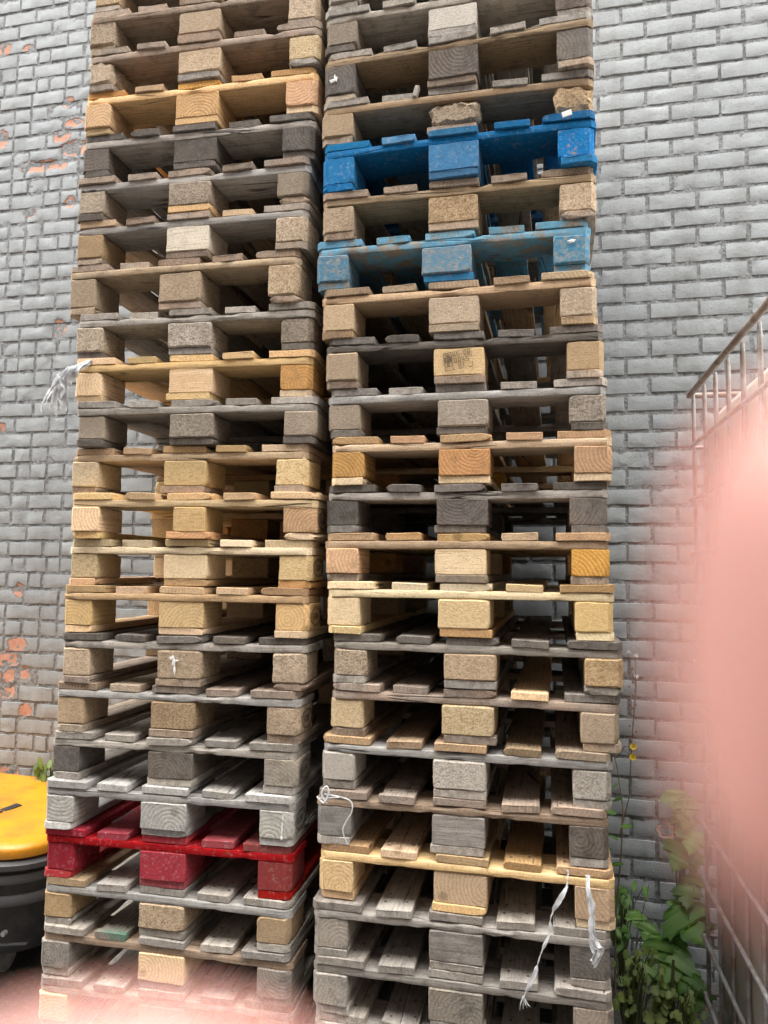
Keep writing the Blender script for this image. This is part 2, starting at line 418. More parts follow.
# ------------------------------------------------------------------ pose of every pallet (metres)
LEFT = [(-1.1099, 2.0908, 0.0294, 3.4893, -0.005), (-1.0995, 2.0773, 0.021, 3.3454, -0.002), (-1.1062, 2.0813, 0.0223, 3.1998, -0.0045), (-1.1117, 2.0852, 0.0213, 3.0533, -0.0058), (-1.1244, 2.0854, 0.0145, 2.909, -0.0065), (-1.1282, 2.089, 0.0004, 2.7654, -0.0075), (-1.1483, 2.0885, 0.0019, 2.6187, -0.007), (-1.1073, 2.0956, 0.0283, 2.4541, -0.0019), (-1.1067, 2.0969, 0.0262, 2.3073, -0.0038), (-1.0895, 2.0899, 0.0322, 2.163, -0.0057), (-1.1189, 2.1053, -0.0024, 2.0193, -0.0059), (-1.0795, 2.0746, 0.0434, 1.8706, -0.0012), (-1.0933, 2.0898, 0.0166, 1.7272, 0.0031), (-1.1019, 2.0841, 0.0278, 1.5837, 0.0036), (-1.1024, 2.0863, 0.0294, 1.4367, 0.0079), (-1.121, 2.0895, 0.0173, 1.283, 0.0054), (-1.1252, 2.0882, 0.0135, 1.1322, 0.0062), (-1.1294, 2.0778, 0.033, 0.9883, 0.0051), (-1.1324, 2.0875, 0.0222, 0.8434, 0.0057), (-1.1304, 2.086, 0.0091, 0.6945, 0.0029), (-1.1253, 2.0827, 0.0176, 0.5543, -0.0028), (-1.1197, 2.0836, 0.0432, 0.4094, 0.0032)]
RIGHT = [(-0.2823, 2.0825, -0.0084, 3.3675, 0.0002), (-0.2833, 2.0745, -0.0284, 3.2261, 0.0035), (-0.2827, 2.0835, 0.0052, 3.0681, -0.001), (-0.2777, 2.0707, -0.0182, 2.9296, 0.0042), (-0.2776, 2.0834, -0.0038, 2.7798, -0.0), (-0.296, 2.0884, -0.0039, 2.6307, 0.0001), (-0.2784, 2.0889, -0.0066, 2.4805, 0.0022), (-0.2634, 2.0937, 0.0009, 2.3297, -0.0012), (-0.253, 2.1014, -0.0073, 2.1778, 0.0027), (-0.242, 2.0955, -0.0044, 2.0325, 0.0017), (-0.254, 2.1021, -0.0078, 1.8903, 0.0006), (-0.252, 2.0878, -0.003, 1.7492, 0.0022), (-0.2402, 2.0879, -0.0019, 1.6093, 0.0024), (-0.2222, 2.0908, -0.0029, 1.4586, 0.0006), (-0.228, 2.0968, -0.0036, 1.317, 0.0005), (-0.2495, 2.0917, -0.0033, 1.1668, -0.0003), (-0.2572, 2.0875, 0.0085, 1.0204, 0.0048), (-0.2489, 2.0834, -0.0037, 0.8715, -0.0015), (-0.26, 2.0737, 0.0098, 0.7203, 0.0033), (-0.2549, 2.0701, 0.0011, 0.5737, -0.0001)]
def extend(lst, up, down):
    out = list(lst)
    for k in range(up): x, y, w, z, r = out[0]; out.insert(0, (x + .006 * (-1) ** k, y + .004, w * .5, z + .1445, r * .5))
    x, y, w, z, r = lst[-1]; zb = z - .124     # underside of the lowest measured pallet
    for k in range(down):
        h = zb / down
        out.append((x + .005 * (-1) ** k, y - .003 * k, w * .4, z - h * (k + 1), r * .3))
    return out
LEFT = extend(LEFT, 2, 2); RIGHT = extend(RIGHT, 2, 3)

def S(p, b, **k):
    b = b.split(); b = b * 3 if len(b) == 1 else b
    return dict(p=p, b=b, **k)
LS = [
 (S('br', 'ct'), 'tan chip-block pallet topmost of the left stack'),
 (S('br', 'ct sg ct'), 'brown pallet second from the top of the left stack'),
 (S('br', 'ct ct ct'), 'brown pallet with pale chip blocks just above the splintered one, left stack'),
 (S('br', 'ct! ct cf', s='br', bots=('br', 'gy', 'gy')), 'brown pallet with a splintered corner block above the orange-ended one'),
 (S('fy', 'so so so', d='fo'), 'fresh yellow pallet with orange block ends high in the left stack'),
 (S('dk', 'sd', s='gy'), 'dark grey pallet directly under the orange-ended yellow one, left stack'),
 (S('gy', 'cg', s='wh', d='br', bots=('dk', 'fy', 'br')), 'grey pallet two below the orange-ended yellow one, pale stringer'),
 (S('br', 'ct sp ct', s='wh', o={('deck', 0): 'fy', ('deck', 1): 'br', ('deck', 3): 'fy'}), 'brown pallet with one pale bare middle block, left stack'),
 (S('br', 'ct', s='tn'), 'brown chip-block pallet directly under the one with a pale middle block'),
 (S('gy', 'cg', bots=('dk', 'gy', 'dk')), 'grey pallet resting on the yellow one with torn plastic strip'),
 (S('fy', 'sy sk so', bots=('fy',) * 3), 'yellow pallet with white plastic strip torn at its corner'),
 (S('gy', 'cg', bots=('dk',) * 3), 'grey chip-block pallet under the yellow one with torn plastic strip'),
 (S('ft', 'cf', bots=('br',) * 3), 'pinkish tan pallet topmost of four fresh ones, left stack'),
 (S('fy', 'sy sk so', wmid=.72, bots=('fy', 'fo', 'fy')), 'yellow pallet with a narrow middle block and orange right block'),
 (S('fp', 'cf', bots=('fo',) * 3), 'pale yellow pallet with speckled blocks and orange underboards, left stack'),
 (S('ft', 'sy', bots=('fy',) * 3), 'golden pallet lowest of the four fresh ones in the left stack'),
 (S('gy', 'ct', d='dk', bots=('br',) * 3), 'grey pallet with white splat on its middle block, left stack'),
 (S('gy', 'ct', d='br', s='wh', bots=('br',) * 3), 'grey pallet with tan chip blocks below the white-splattered one'),
 (S('gy', 'sd sd sg', s='gy', bots=('gy',) * 3), 'grey pallet with dark solid blocks two above the red one'),
 (S('wh', 'sw'), 'bleached pale grey pallet standing directly on the red one'),
 (S('rd', 'rd'), 'red painted pallet near the bottom of the left stack'),
 (S('gy', 'ct', s='wh', o={('deck', 0): 'tn'}), 'grey pallet with tan chip blocks directly under the red one'),
 (S('tn', 'sg sy sg', d='gy', bots=('gy',) * 3, o={('deck', 1): 'gn', ('lab', 1): 'board with green paint on its end'}), 'pallet with one green-ended board and a yellow middle block'),
 (S('gy', 'sy sg sg'), 'grey pallet two below the red one plus one, behind the lower finger'),
 (S('gy', 'sg'), 'grey pallet second from the ground, left stack'),
 (S('gy', 'sd'), 'grey pallet on the ground under the left stack'),
]
LS[23] = (LS[23][0], 'grey pallet directly under the one with the green-ended board')
RS = [
 (S('gy', 'cg'), 'grey chip-block pallet topmost of the right stack'),
 (S('gy', 'cg ct sd'), 'grey pallet second from the top of the right stack'),
 (S('gy', 'cg cw sd', d='gy', bots=('dk', 'gy', 'gy')), 'grey pallet with a pale flaking middle block, right stack top'),
 (S('gy', 'sd', s='tn', d='gy', bots=('br',) * 3), 'grey pallet with black-stained blocks, two above the bright blue one'),
 (S('tn', 'ct ct! ct!', s='tn', d='gy', bots=('br',) * 3), 'tan pallet with fraying chip blocks resting on the bright blue one'),
 (S('bl', 'bl'), 'bright blue painted pallet high in the right stack'),
 (S('br', 'ct', s='tn'), 'tan chip-block pallet between the two blue pallets'),
 (S('lb', 'cl', bots=('lb', 'bl', 'lb')), 'light blue pallet with speckled blue-dusted blocks, slid out to the left'),
 (S('tn', 'ct', s='ft'), 'tan pallet directly under the light blue one'),
 (S('dk', 'ct cs ct', bots=('br',) * 3), 'dark grey topped pallet with ink-stamped middle block'),
 (S('gy', 'cg', s='wh', bots=('dk',) * 3), 'grey chip-block pallet directly under the ink-stamped one'),
 (S('fy', 'so', d='fo', bots=('fy',) * 3), 'yellow pallet with orange blocks midway up the right stack'),
 (S('dk', 'sd', s='gy', bots=('dk',) * 3), 'dark grey pallet between two yellow ones, right stack'),
 (S('ft', 'so sk so', bots=('br',) * 3), 'orange-tan pallet with a knotty middle block'),
 (S('fp', 'cf', o={('deck', 4): 'ft'}, bots=('fp', 'fo', 'fp')), 'pale cream pallet with speckled cream blocks at eye level'),
 (S('br', 'ct', s='gy', d='dk', bots=('gy',) * 3), 'brown-grey pallet directly under the pale cream one'),
 (S('br', 'cf cf ct', s='br', o={('deck', 3): 'fy', ('deck', 4): 'gy', ('lab', 3): 'one light new board among the brown'}, bots=('br',) * 3), 'brown pallet with one light new board in its deck'),
 (S('br', 'cw', s='wh', d='tn', bots=('gy',) * 3), 'pallet with whitish front stringer and bleached speckled blocks'),
 (S('br', 'sh sh sd', s='tn', d='br', bots=('gy',) * 3), 'brown-grey pallet with knotted white twine on its corner'),
 (S('fy', 'sy sy sy', d='ft', bots=('fy',) * 3), 'golden yellow pallet with white straps hanging from it'),
 (S('gy', 'sg sh sd', bots=('gy',) * 3), 'grey pallet directly under the golden one with white straps'),
 (S('gy', 'sg', s='gy', bots=('gy',) * 3), 'grey pallet two below the golden one with white straps'),
 (S('gy', 'sg', bots=('gy',) * 3), 'grey pallet three below the golden strapped one, right stack'),
 (S('gy', 'sd'), 'grey pallet second from the ground, right stack'),
 (S('dk', 'sd'), 'dark pallet on the ground under the right stack'),
]
assert len(LS) == len(LEFT) and len(RS) == len(RIGHT)
def build_stack(pose, specs, seed, group):
    out = []
    for i, ((x, y, w, z, r), (sp, lab)) in enumerate(zip(pose, specs)):
        T = z - (pose[i + 1][3] if i + 1 < len(pose) else -.0222)
        if i + 1 == len(pose): T = z + .0222
        out.append(make_pallet(x, y, w, z, r, T, sp, seed + i, lab, group))
    return out
left_pallets = build_stack(LEFT, LS, 1000, 'wooden pallets in two tall stacks')
right_pallets = build_stack(RIGHT, RS, 2000, 'wooden pallets in two tall stacks')

def find_part(root, name, key):
    best = min((o for o in root.children if o.name.split('.')[0] == name), key=key); return best

# ink stamp on a block face: frame lines and characters as thin meshes, child of the block
INK = plain('black_ink', (.03, .025, .022), .9)
def text_bits(mb, s, x, z, h, mi=0, width=.62, th=.0011):
    seg = {'R': [((0, 0), (0, 1)), ((0, 1), (.8, 1)), ((.8, 1), (.8, .5)), ((.8, .5), (0, .5)), ((.3, .5), (.9, 0))],
           'S': [((.9, 1), (0, 1)), ((0, 1), (0, .5)), ((0, .5), (.9, .5)), ((.9, .5), (.9, 0)), ((.9, 0), (0, 0))],
           '-': [((.1, .5), (.8, .5))],
           '0': [((0, 0), (0, 1)), ((0, 1), (.8, 1)), ((.8, 1), (.8, 0)), ((.8, 0), (0, 0))],
           '8': [((0, 0), (0, 1)), ((0, 1), (.8, 1)), ((.8, 1), (.8, 0)), ((.8, 0), (0, 0)), ((0, .5), (.8, .5))],
           '4': [((.1, 1), (0, .4)), ((0, .4), (.9, .4)), ((.7, 1), (.7, 0))],
           '5': [((.9, 1), (0, 1)), ((0, 1), (0, .55)), ((0, .55), (.9, .5)), ((.9, .5), (.9, 0)), ((.9, 0), (0, 0))],
           'H': [((0, 0), (0, 1)), ((.8, 0), (.8, 1)), ((0, .5), (.8, .5))],
           'T': [((0, 1), (.9, 1)), ((.45, 1), (.45, 0))],
           'E': [((0, 0), (0, 1)), ((0, 1), (.8, 1)), ((0, .5), (.7, .5)), ((0, 0), (.8, 0))],
           'U': [((0, 1), (0, 0)), ((0, 0), (.8, 0)), ((.8, 0), (.8, 1))]}
    for c in s:
        for a, b in seg.get(c, []):
            line(mb, x + a[0] * h * width, z + a[1] * h, x + b[0] * h * width, z + b[1] * h, th, mi)
        x += h * (width + .3)
def line(mb, x0, z0, x1, z1, th, mi=0, y=0.0):
    d = Vector((x1 - x0, 0, z1 - z0)); L = d.length
    if L < 1e-6: return
    d /= L; nrm = Vector((-d.z, 0, d.x)) * th / 2; e = d * th / 2
    a, b = Vector((x0, y, z0)) - e, Vector((x1, y, z1)) + e
    t = Vector((0, .0006, 0))
    q = [a - nrm, b - nrm, b + nrm, a + nrm]
    mb.add(q + [v + t for v in q], [[0, 1, 2, 3], [7, 6, 5, 4], [0, 4, 5, 1], [1, 5, 6, 2], [2, 6, 7, 3], [3, 7, 4, 0]], mi)

stamped = right_pallets[9]
sblk = find_part(stamped, 'block', lambda o: abs(o.location.x) + (o.location.y + .53) * 10)
mb = MB()
TH = .0011
line(mb, -.040, .026, .040, .026, TH); line(mb, -.040, -.026, -.012, -.026, TH); line(mb, .0, -.026, .012, -.026, TH); line(mb, .026, -.026, .040, -.026, TH)
line(mb, -.040, -.026, -.040, .026, TH); line(mb, .040, -.026, .040, -.012, TH); line(mb, .040, .002, .040, .018, TH); line(mb, -.017, -.026, -.017, .026, TH)
for z in (.012, -.001, -.014): line(mb, -.040, z, -.017, z, TH * .8)
line(mb, -.038, .024, -.026, .013, TH * 1.6); line(mb, -.033, .025, -.022, .013, TH * 1.6); line(mb, -.027, .025, -.019, .016, TH * 1.2)
text_bits(mb, 'RS-08', -.012, .011, .0115); text_bits(mb, '0045', -.010, -.007, .012); text_bits(mb, 'HT', .000, -.023, .0115)
text_bits(mb, 'EUR', -.0375, .001, .009, th=.0013, width=.5); text_bits(mb, 'U', -.031, -.012, .009, th=.0013)
st = mb.build('ink_stamp', INK, sblk)
st.location = (-.002, -.0755, .004); st.rotation_euler = (0, math.radians(-9), 0); st.scale = (1, 1, 1 / sblk.scale.z)

# round brand marks burnt into the right-hand side of some corner blocks
def oval_mark(root):
    b = find_part(root, 'block', lambda o: -o.location.x * 3 + (o.location.y + .53) * 10)
    mb = MB(); N = 26
    for k in range(N):
        a0, a1 = 2 * math.pi * k / N, 2 * math.pi * (k + 1) / N
        for f in (1, .86):
            line(mb, .05 * f * math.cos(a0), .031 * f * math.sin(a0), .05 * f * math.cos(a1), .031 * f * math.sin(a1), .0016)
    text_bits(mb, 'EUR', -.029, -.008, .017, width=.75, th=.0022)
    o = mb.build('burnt_mark', INK, b)
    o.location = (.0525, 0, 0); o.rotation_euler = (0, 0, math.pi / 2)
    o.scale = (1, 1, .9 / b.scale.z)
for i in (13, 14, 15, 17, 18, 19): oval_mark(left_pallets[i])

# paint / bird splats on blocks, as thin raised blobs
WHT = plain('white_splat', (.78, .78, .75), .7)
def splat(root, ix, pts, seed, name='white_splat'):
    b = find_part(root, 'block', lambda o: abs(o.location.x - (-.35, 0, .35)[ix]) + (o.location.y + .53) * 10)
    rng = random.Random(seed); mb = MB()
    for (x, z, rx, rz) in pts:
        N = 12; ring = []
        for k in range(N):
            a = 2 * math.pi * k / N; f = rng.uniform(.55, 1.2)
            ring.append((x + math.cos(a) * rx * f, 0, z + math.sin(a) * rz * f))
        V = ring + [(x, -.0012, z)]
        mb.add(V, [[k, (k + 1) % N, N] for k in range(N)])
    o = mb.build(name, WHT, b); o.location = (0, -.0765, 0)
    if ix == 0: o.location = (0, .0765, 0); o.rotation_euler = (0, 0, math.pi)
    return o
splat(left_pallets[16], 1, [(-.022, .018, .010, .005), (-.015, .008, .007, .012), (-.012, -.010, .004, .016), (-.006, .012, .008, .003), (-.018, .02, .004, .009)], 5)
splat(right_pallets[3], 0, [(-.02, 0, .012, .003), (-.013, .006, .003, .010), (-.02, -.004, .009, .004), (-.008, 0, .004, .008)], 6)
splat(left_pallets[19], 2, [(.02, -.01, .0025, .03), (.019, -.034, .004, .008), (.022, .025, .002, .012)], 7)
splat(right_pallets[7], 2, [(-.0, .02, .012, .006)], 8)

# ------------------------------------------------------------------ brick wall
def wall_mat():
    t = NT('grey_painted_brick')
    tc = t.n('ShaderNodeTexCoord'); p = tc.outputs['Object']
    at = t.n('ShaderNodeAttribute', attribute_name='peel'); pk = t.n('ShaderNodeAttribute', attribute_name='tone')
    nz = t.noise(p, 34, 7, .74); big = t.noise(p, 1.3, 4, .55)
    paint = t.mix(big, (.30, .325, .335), (.37, .395, .405))
    paint = t.mix(t.math('MULTIPLY', t.math('SUBTRACT', pk.outputs['Fac'], .5), .9), paint, (.39, .41, .42))
    fine = t.noise(p, 150, 5, .7)
    paint = t.mix(t.math('MULTIPLY', t.ramp(fine, [(.31, 1.0), (.43, 0.0)]), .75), paint, (.15, .15, .15))
    paint = t.mix(t.math('MULTIPLY', t.ramp(t.noise(p, 210, 3, .6), [(.60, 0.0), (.74, 1.0)]), .45), paint, (.50, .52, .52))
    # grime: vertical streaks
    streak = t.noise(t.map(p, (9, 1, .35)), 1.0, 5, .6)
    paint = t.mix(t.math('MULTIPLY', t.ramp(streak, [(.36, 1.0), (.56, 0.0)]), .28), paint, (.17, .165, .155))
    brick = t.mix(t.noise(p, 30, 5, .65), (.40, .165, .105), (.62, .36, .26))
    brick = t.mix(t.ramp(fine, [(.5, 0.0), (.7, .6)]), brick, (.66, .44, .33))
    edge = t.math('ADD', at.outputs['Fac'], t.math('MULTIPLY', t.math('SUBTRACT', t.noise(p, 26, 5, .65), .5), .75))
    # a few stray chips everywhere
    stray = t.ramp(t.noise(p, 8.5, 6, .72), [(.735, 0.0), (.75, 1.0)])
    m = t.math('MAXIMUM', t.ramp(edge, [(.44, 0.0), (.56, 1.0)]), t.math('MULTIPLY', stray, .9))
    rim = t.math('MULTIPLY', t.ramp(edge, [(.36, 0.0), (.45, 1.0)]), .6)
    col = t.mix(rim, paint, (.12, .115, .11)); col = t.mix(m, col, brick)
    t.l(col, t.b.inputs['Base Color'])
    t.l(t.math('MULTIPLY_ADD', m, .3, .6), t.b.inputs['Roughness']); t.b.inputs['Specular IOR Level'].default_value = .35
    h = t.math('SUBTRACT', t.math('ADD', t.math('MULTIPLY', nz, .8), t.math('MULTIPLY', fine, .35)), t.math('MULTIPLY', m, .9))
    t.l(t.bump(h, .8, .005), t.b.inputs['Normal'])
    return t.mat
def mortar_mat():
    t = NT('painted_mortar'); tc = t.n('ShaderNodeTexCoord'); p = tc.outputs['Object']
    c = t.mix(t.ramp(t.noise(p, 55, 6, .7), [(.35, 0.0), (.65, 1.0)]), (.14, .142, .144), (.34, .355, .36))
    t.l(c, t.b.inputs['Base Color']); t.b.inputs['Roughness'].default_value = .9
    t.l(t.bump(t.noise(p, 90, 6, .7), .9, .008), t.b.inputs['Normal'])
    return t.mat
PEEL = [(-2.938, 3.959, .055, .03), (-2.86, 3.952, .05, .03), (-2.79, 3.954, .03, .028), (-2.72, 3.944, .03, .02), (-2.641, 4.038, .085, .04), (-2.73, 4.120, .05, .035), (-2.66, 4.19, .06, .02), (-2.70, 4.315, .035, .03),
        (-3.135, 4.145, .04, .05), (-2.922, 3.675, .04, .02), (-2.66, 3.72, .03, .03), (-2.689, 2.992, .035, .045), (-2.861, 1.529, .028, .035), (-2.86, 1.235, .05, .035), (-2.93, 1.155, .05, .04), (-2.88, 1.15, .04, .03),
        (-2.81, 1.085, .065, .03), (-2.90, 1.07, .05, .03), (-2.925, .984, .06, .04), (-2.785, .884, .035, .035), (-2.87, .548, .06, .035), (.489, .54, .04, .03), (-3.031, 2.436, .025, .025), (-2.545, 1.475, .02, .04), (-3.171, 4.706, .06, .035), (-2.99, 4.69, .03, .018), (-3.3, 3.5, .1, .05), (-3.5, 4.2, .08, .06), (1.6, 3.2, .06, .03)]
def build_wall():
    rng = random.Random(77)
    root = empty('brick_wall', (0, WALL_Y * .955, EYE * .045)); root.scale = (.955,) * 3
    tag(root, 'grey painted brick wall with peeling patches behind the pallets', 'wall')
    V = []; F = []; PL = []; TN = []
    X0, X1 = -5.2, 4.4; Z0 = 2.666 - 33 * COURSE; rows = 75
    mort = .011
    def bump_at(x, z): return 0
    def peel_at(x, z):
        v = 0
        for (px, pz, a, b) in PEEL:
            d = ((x - px) / a) ** 2 + ((z - pz) / b) ** 2
            if d < 6: v = max(v, math.exp(-d * .55))
        return v
    for r in range(rows):
        zc = Z0 + (r + .5) * COURSE
        off = .441 if (r - 33) % 2 == 0 else .441 + BRICK / 2
        k0 = int((X0 - off) / BRICK) - 1; k1 = int((X1 - off) / BRICK) + 1
        for k in range(k0, k1):
            xa, xb = off + k * BRICK + rng.uniform(-.003, .003), off + (k + 1) * BRICK + rng.uniform(-.003, .003)
            if xb < X0 or xa > X1: continue
            parts = [(xa, xb)]
            if (xa < -1.3 and rng.random() < .28) or (xa < -.5 and rng.random() < .03):
                s = xa + (xb - xa) * rng.choice((.5, .5, .62, .38)); parts = [(xa, s), (s, xb)]
            for (a, b) in parts:
                cx = (a + b) / 2; w = b - a - mort; h = COURSE - mort + rng.uniform(-.004, .002)
                dz = rng.uniform(-.002, .002); dy = rng.uniform(-.002, .0025); rot = rng.uniform(-.006, .006)
                tone = rng.gauss(.5, .18); wear = rng.random()
                big = .0010 + .0022 * (wear > .72) + (.0012 if cx < -1.3 else 0)
                nx = max(3, round(w / .022)); nz_ = 4; seedv = Vector((rng.uniform(0, 99), rng.uniform(0, 99), rng.uniform(0, 99)))
                k00 = len(V)
                # front grid with rounded, worn edges plus a skirt back into the mortar
                for j in range(nz_ + 3):
                    for i in range(nx + 3):
                        def coord(q, n):
                            if q == 0: return -1.0, 1
                            if q == n + 2: return 1.0, 1
                            return -1 + 2 * (q - 1) / n, 0
                        u, eu = coord(i, nx); v, ev = coord(j, nz_)
                        eu2 = i in (1, nx + 1); ev2 = j in (1, nz_ + 1)
                        x, z = u * w / 2, v * h / 2
                        if eu2 and not eu: x -= math.copysign(.0035, u)
                        if ev2 and not ev: z -= math.copysign(.0035, v)
                        n3 = noise.noise(Vector((x * 22, z * 22, 0)) + seedv); n4 = noise.noise(Vector((x * 60, z * 60, 3)) + seedv)
                        y = -.0045 - dy + n3 * big + n4 * big * .7
                        if eu2 or ev2:
                            y += .0012 + max(0, n4) * .006; x += n4 * .003 * (u > 0 or -1); z += n3 * .003
                        if eu or ev:
                            y = .011
                            x += n4 * .005; z += n3 * .005
                        xx, zz = cx + x, zc + dz + z + x * rot
                        pv = peel_at(xx, zz)
                        if pv > .4 and not (eu or ev): y += .005 * min(1, (pv - .4) * 3)
                        V.append((xx, y, zz)); PL.append(pv); TN.append(min(1, max(0, tone)))
                for j in range(nz_ + 2):
                    for i in range(nx + 2):
                        a0 = k00 + j * (nx + 3) + i
                        F.append([a0, a0 + 1, a0 + nx + 4, a0 + nx + 3])
    me = mesh_from('brick_face', V, F, [wall_mat()], None, True)
    for nm, dat in (('peel', PL), ('tone', TN)):
        a = me.attributes.new(nm, 'FLOAT', 'POINT'); a.data.foreach_set('value', dat)
    try: me.set_sharp_from_angle(angle=math.radians(38))
    except Exception: pass
    obj('brick_face', me, root)
    mbm = MB()
    # mortar sheet, gently uneven, and the wall's body behind it
    nx, nz_ = 520, 340; Vm = []
    for j in range(nz_ + 1):
        for i in range(nx + 1):
            x = X0 + (X1 - X0) * i / nx; z = Z0 + rows * COURSE * j / nz_
            Vm.append((x, .0008 + noise.noise(Vector((x * 18, z * 18, 5))) * .0045 + noise.noise(Vector((x * 45, z * 45, 9))) * .0025, z))
    mbm.add(Vm, [[j * (nx + 1) + i, j * (nx + 1) + i + 1, (j + 1) * (nx + 1) + i + 1, (j + 1) * (nx + 1) + i] for j in range(nz_) for i in range(nx)])
    top = Z0 + rows * COURSE
    mbm.box(((X0 + X1) / 2, .15, (top + Z0) / 2), (X1 - X0, .26, top - Z0 - .01))
    mbm.build('mortar', mortar_mat(), root)
build_wall()

# ------------------------------------------------------------------ ground
def ground():
    t = NT('dark_yard_ground'); tc = t.n('ShaderNodeTexCoord'); p = tc.outputs['Object']
    c = t.mix(t.noise(p, 2.2, 5, .6), (.030, .029, .028), (.075, .072, .068))
    c = t.mix(t.ramp(t.noise(p, 60, 6, .75), [(.5, 0.0), (.68, .8)]), c, (.15, .145, .135))
    c = t.mix(t.ramp(t.noise(p, 7, 5, .6), [(.52, 0.0), (.66, .6)]), c, (.055, .043, .03))
    t.l(c, t.b.inputs['Base Color']); t.b.inputs['Roughness'].default_value = .9
    t.l(t.bump(t.noise(p, 70, 6, .75), .8, .01), t.b.inputs['Normal'])
    n = 70; V = []
    for j in range(n + 1):
        for i in range(n + 1):
            # fine near the scene, reaching far out
            u, v = i / n * 2 - 1, j / n * 2 - 1
            x = (abs(u) ** 3) * math.copysign(70, u); y = (abs(v) ** 3) * math.copysign(70, v) + 2.6
            V.append((x, y, noise.noise(Vector((x * 1.5, y * 1.5, 0))) * .006 - .004))
    me = mesh_from('ground', V, [[j * (n + 1) + i, j * (n + 1) + i + 1, (j + 1) * (n + 1) + i + 1, (j + 1) * (n + 1) + i] for j in range(n) for i in range(n)], [t.mat], None, True)
    tag(obj('ground', me), 'dark dirty yard ground under the pallets', 'ground', kind='structure')
ground()

# ------------------------------------------------------------------ plastic tank cages (two, one on the other)
STEEL = plain('galvanised_steel', (.42, .42, .42), .5, .3, .2, 30, dirt=(.17, .10, .06), dirt_amt=.65)
RUSTY = plain('dull_rusted_steel', (.36, .31, .28), .6, .2, .25, 40, dirt=(.16, .08, .04), dirt_amt=.7)
HDPE = NT('milky_plastic')
HDPE.b.inputs['Base Color'].default_value = (.55, .51, .44, 1); HDPE.b.inputs['Roughness'].default_value = .45
HDPE.b.inputs['Subsurface Weight'].default_value = .25; HDPE.b.inputs['Subsurface Radius'].default_value = (.05, .05, .04)
HDPE = HDPE.mat
BLACKP = plain('black_plastic', (.022, .022, .024), .5, 0, .2, 12, dirt=(.10, .09, .08), dirt_amt=.35)
def tank(loc, rz, label):
    root = empty('tank_container', loc, (0, 0, rz)); tag(root, label, 'tank', 'caged liquid tanks')
    # local: far-left corner of the cage at x=0, y=0; extends +x 1.0 and -y 1.2
    cx, cy, W, D, H = .5, -.6, 1.0, 1.2, 1.0; z0 = .15
    mb = MB()
    def rr(sc, z, a=W / 2 - .03, b=D / 2 - .03, rad=.09):
        pts = []
        a *= sc; b *= sc
        for q, (sx, sy) in enumerate(((1, 1), (-1, 1), (-1, -1), (1, -1))):
            for k in range(5):
                an = q * math.pi / 2 + k * math.pi / 8
                pts.append((cx + sx * (a - rad) + rad * math.cos(an), cy + sy * (b - rad) + rad * math.sin(an), z))
        return pts
    lv = [(.93, .02), (.985, .05)] + [(1.0 - (.012 if k % 2 else 0), .1 + .09 * k) for k in range(9)] + [(.985, .88), (.9, .93), (.45, .955)]
    mb.loops([rr(s, z0 + z) for s, z in lv])
    auto_smooth(mb.build('bottle', HDPE, root), 50)
    mb = MB(); mb.tube([(cx, cy, z0 + .95), (cx, cy, z0 + .99)], .09, 24); mb.tube([(cx, cy, z0 + .985), (cx, cy, z0 + 1.0)], .075, 8)
    mb.build('cap', BLACKP, root)
    mb = MB()
    per = [(0, 0), (W, 0), (W, -D), (0, -D)]
    rt = .0075
    for i in range(4):
        a, b = Vector(per[i]), Vector(per[(i + 1) % 4]); L = (b - a).length; n = round(L / .168)
        nrm = Vector(((b - a).y, -(b - a).x)).normalized() * -1
        inn = (Vector((W / 2, -D / 2)) - (a + b) / 2).normalized()
        for k in range(n + 1 if i % 2 == 1 else n + 1):
            if k == n: continue
            q = a + (b - a) * (k / n) if k else a + (b - a) * (.012 / L)
            pts = []; rs = []
            qi = q + inn * .020
            zs = [z0 + .02 + H * j / 30 for j in range(31)]
            for z in zs:
                near = min(abs(z - (z0 + .02 + .2 * m)) for m in range(6))
                pts.append((qi.x, qi.y, z)); rs.append(rt if near > .02 else rt * .72)
            mb.tube(pts, rs, 8)
        for m in range(6):
            z = z0 + .02 + .2 * m
            r = .0075
            if m == 5: continue
            mb.tube([(a.x, a.y, z), (b.x, b.y, z)], r, 8)
    tr_ = MB()
    for i in range(4):
        a, b = per[i], per[(i + 1) % 4]; tr_.tube([(*a, z0 + 1.02), (*b, z0 + 1.02)], .0108, 10)
    auto_smooth(tr_.build('top_rail', RUSTY, root), 50)
    # top braces over the bottle
    for x in (.3, .7): mb.tube([(x, 0, z0 + 1.035), (x, -D, z0 + 1.035)], .012, 8)
    auto_smooth(mb.build('cage', STEEL, root), 50)
    mb = MB()
    for y in (-.06, -.6, -1.14):
        for x in (.11, .5, .89): mb.box((x, y, .065), (.12, .11, .11), bev=.006)
    for y in (-.06, -.6, -1.14): mb.box((.5, y, .0065), (.9, .11, .013), bev=.003)
    mb.box((.5, -.6, .133), (.93, 1.13, .025), bev=.008)
    mb.build('pallet_base', STEEL, root)
    mb = MB(); mb.tube([(cx, -D + .05, z0 + .07), (cx, -D - .08, z0 + .07)], .04, 16); mb.box((cx, -D - .03, z0 + .13), (.03, .12, .02), bev=.004)
    mb.build('valve', BLACKP, root)
    return root
tank((.522, 2.98, 0), math.radians(1.2), 'lower caged tank standing on the ground beside the leafy weeds')
tank((.508, 2.985, 1.172), math.radians(1.0), 'upper caged tank with brownish top rail, stacked on the lower tank')

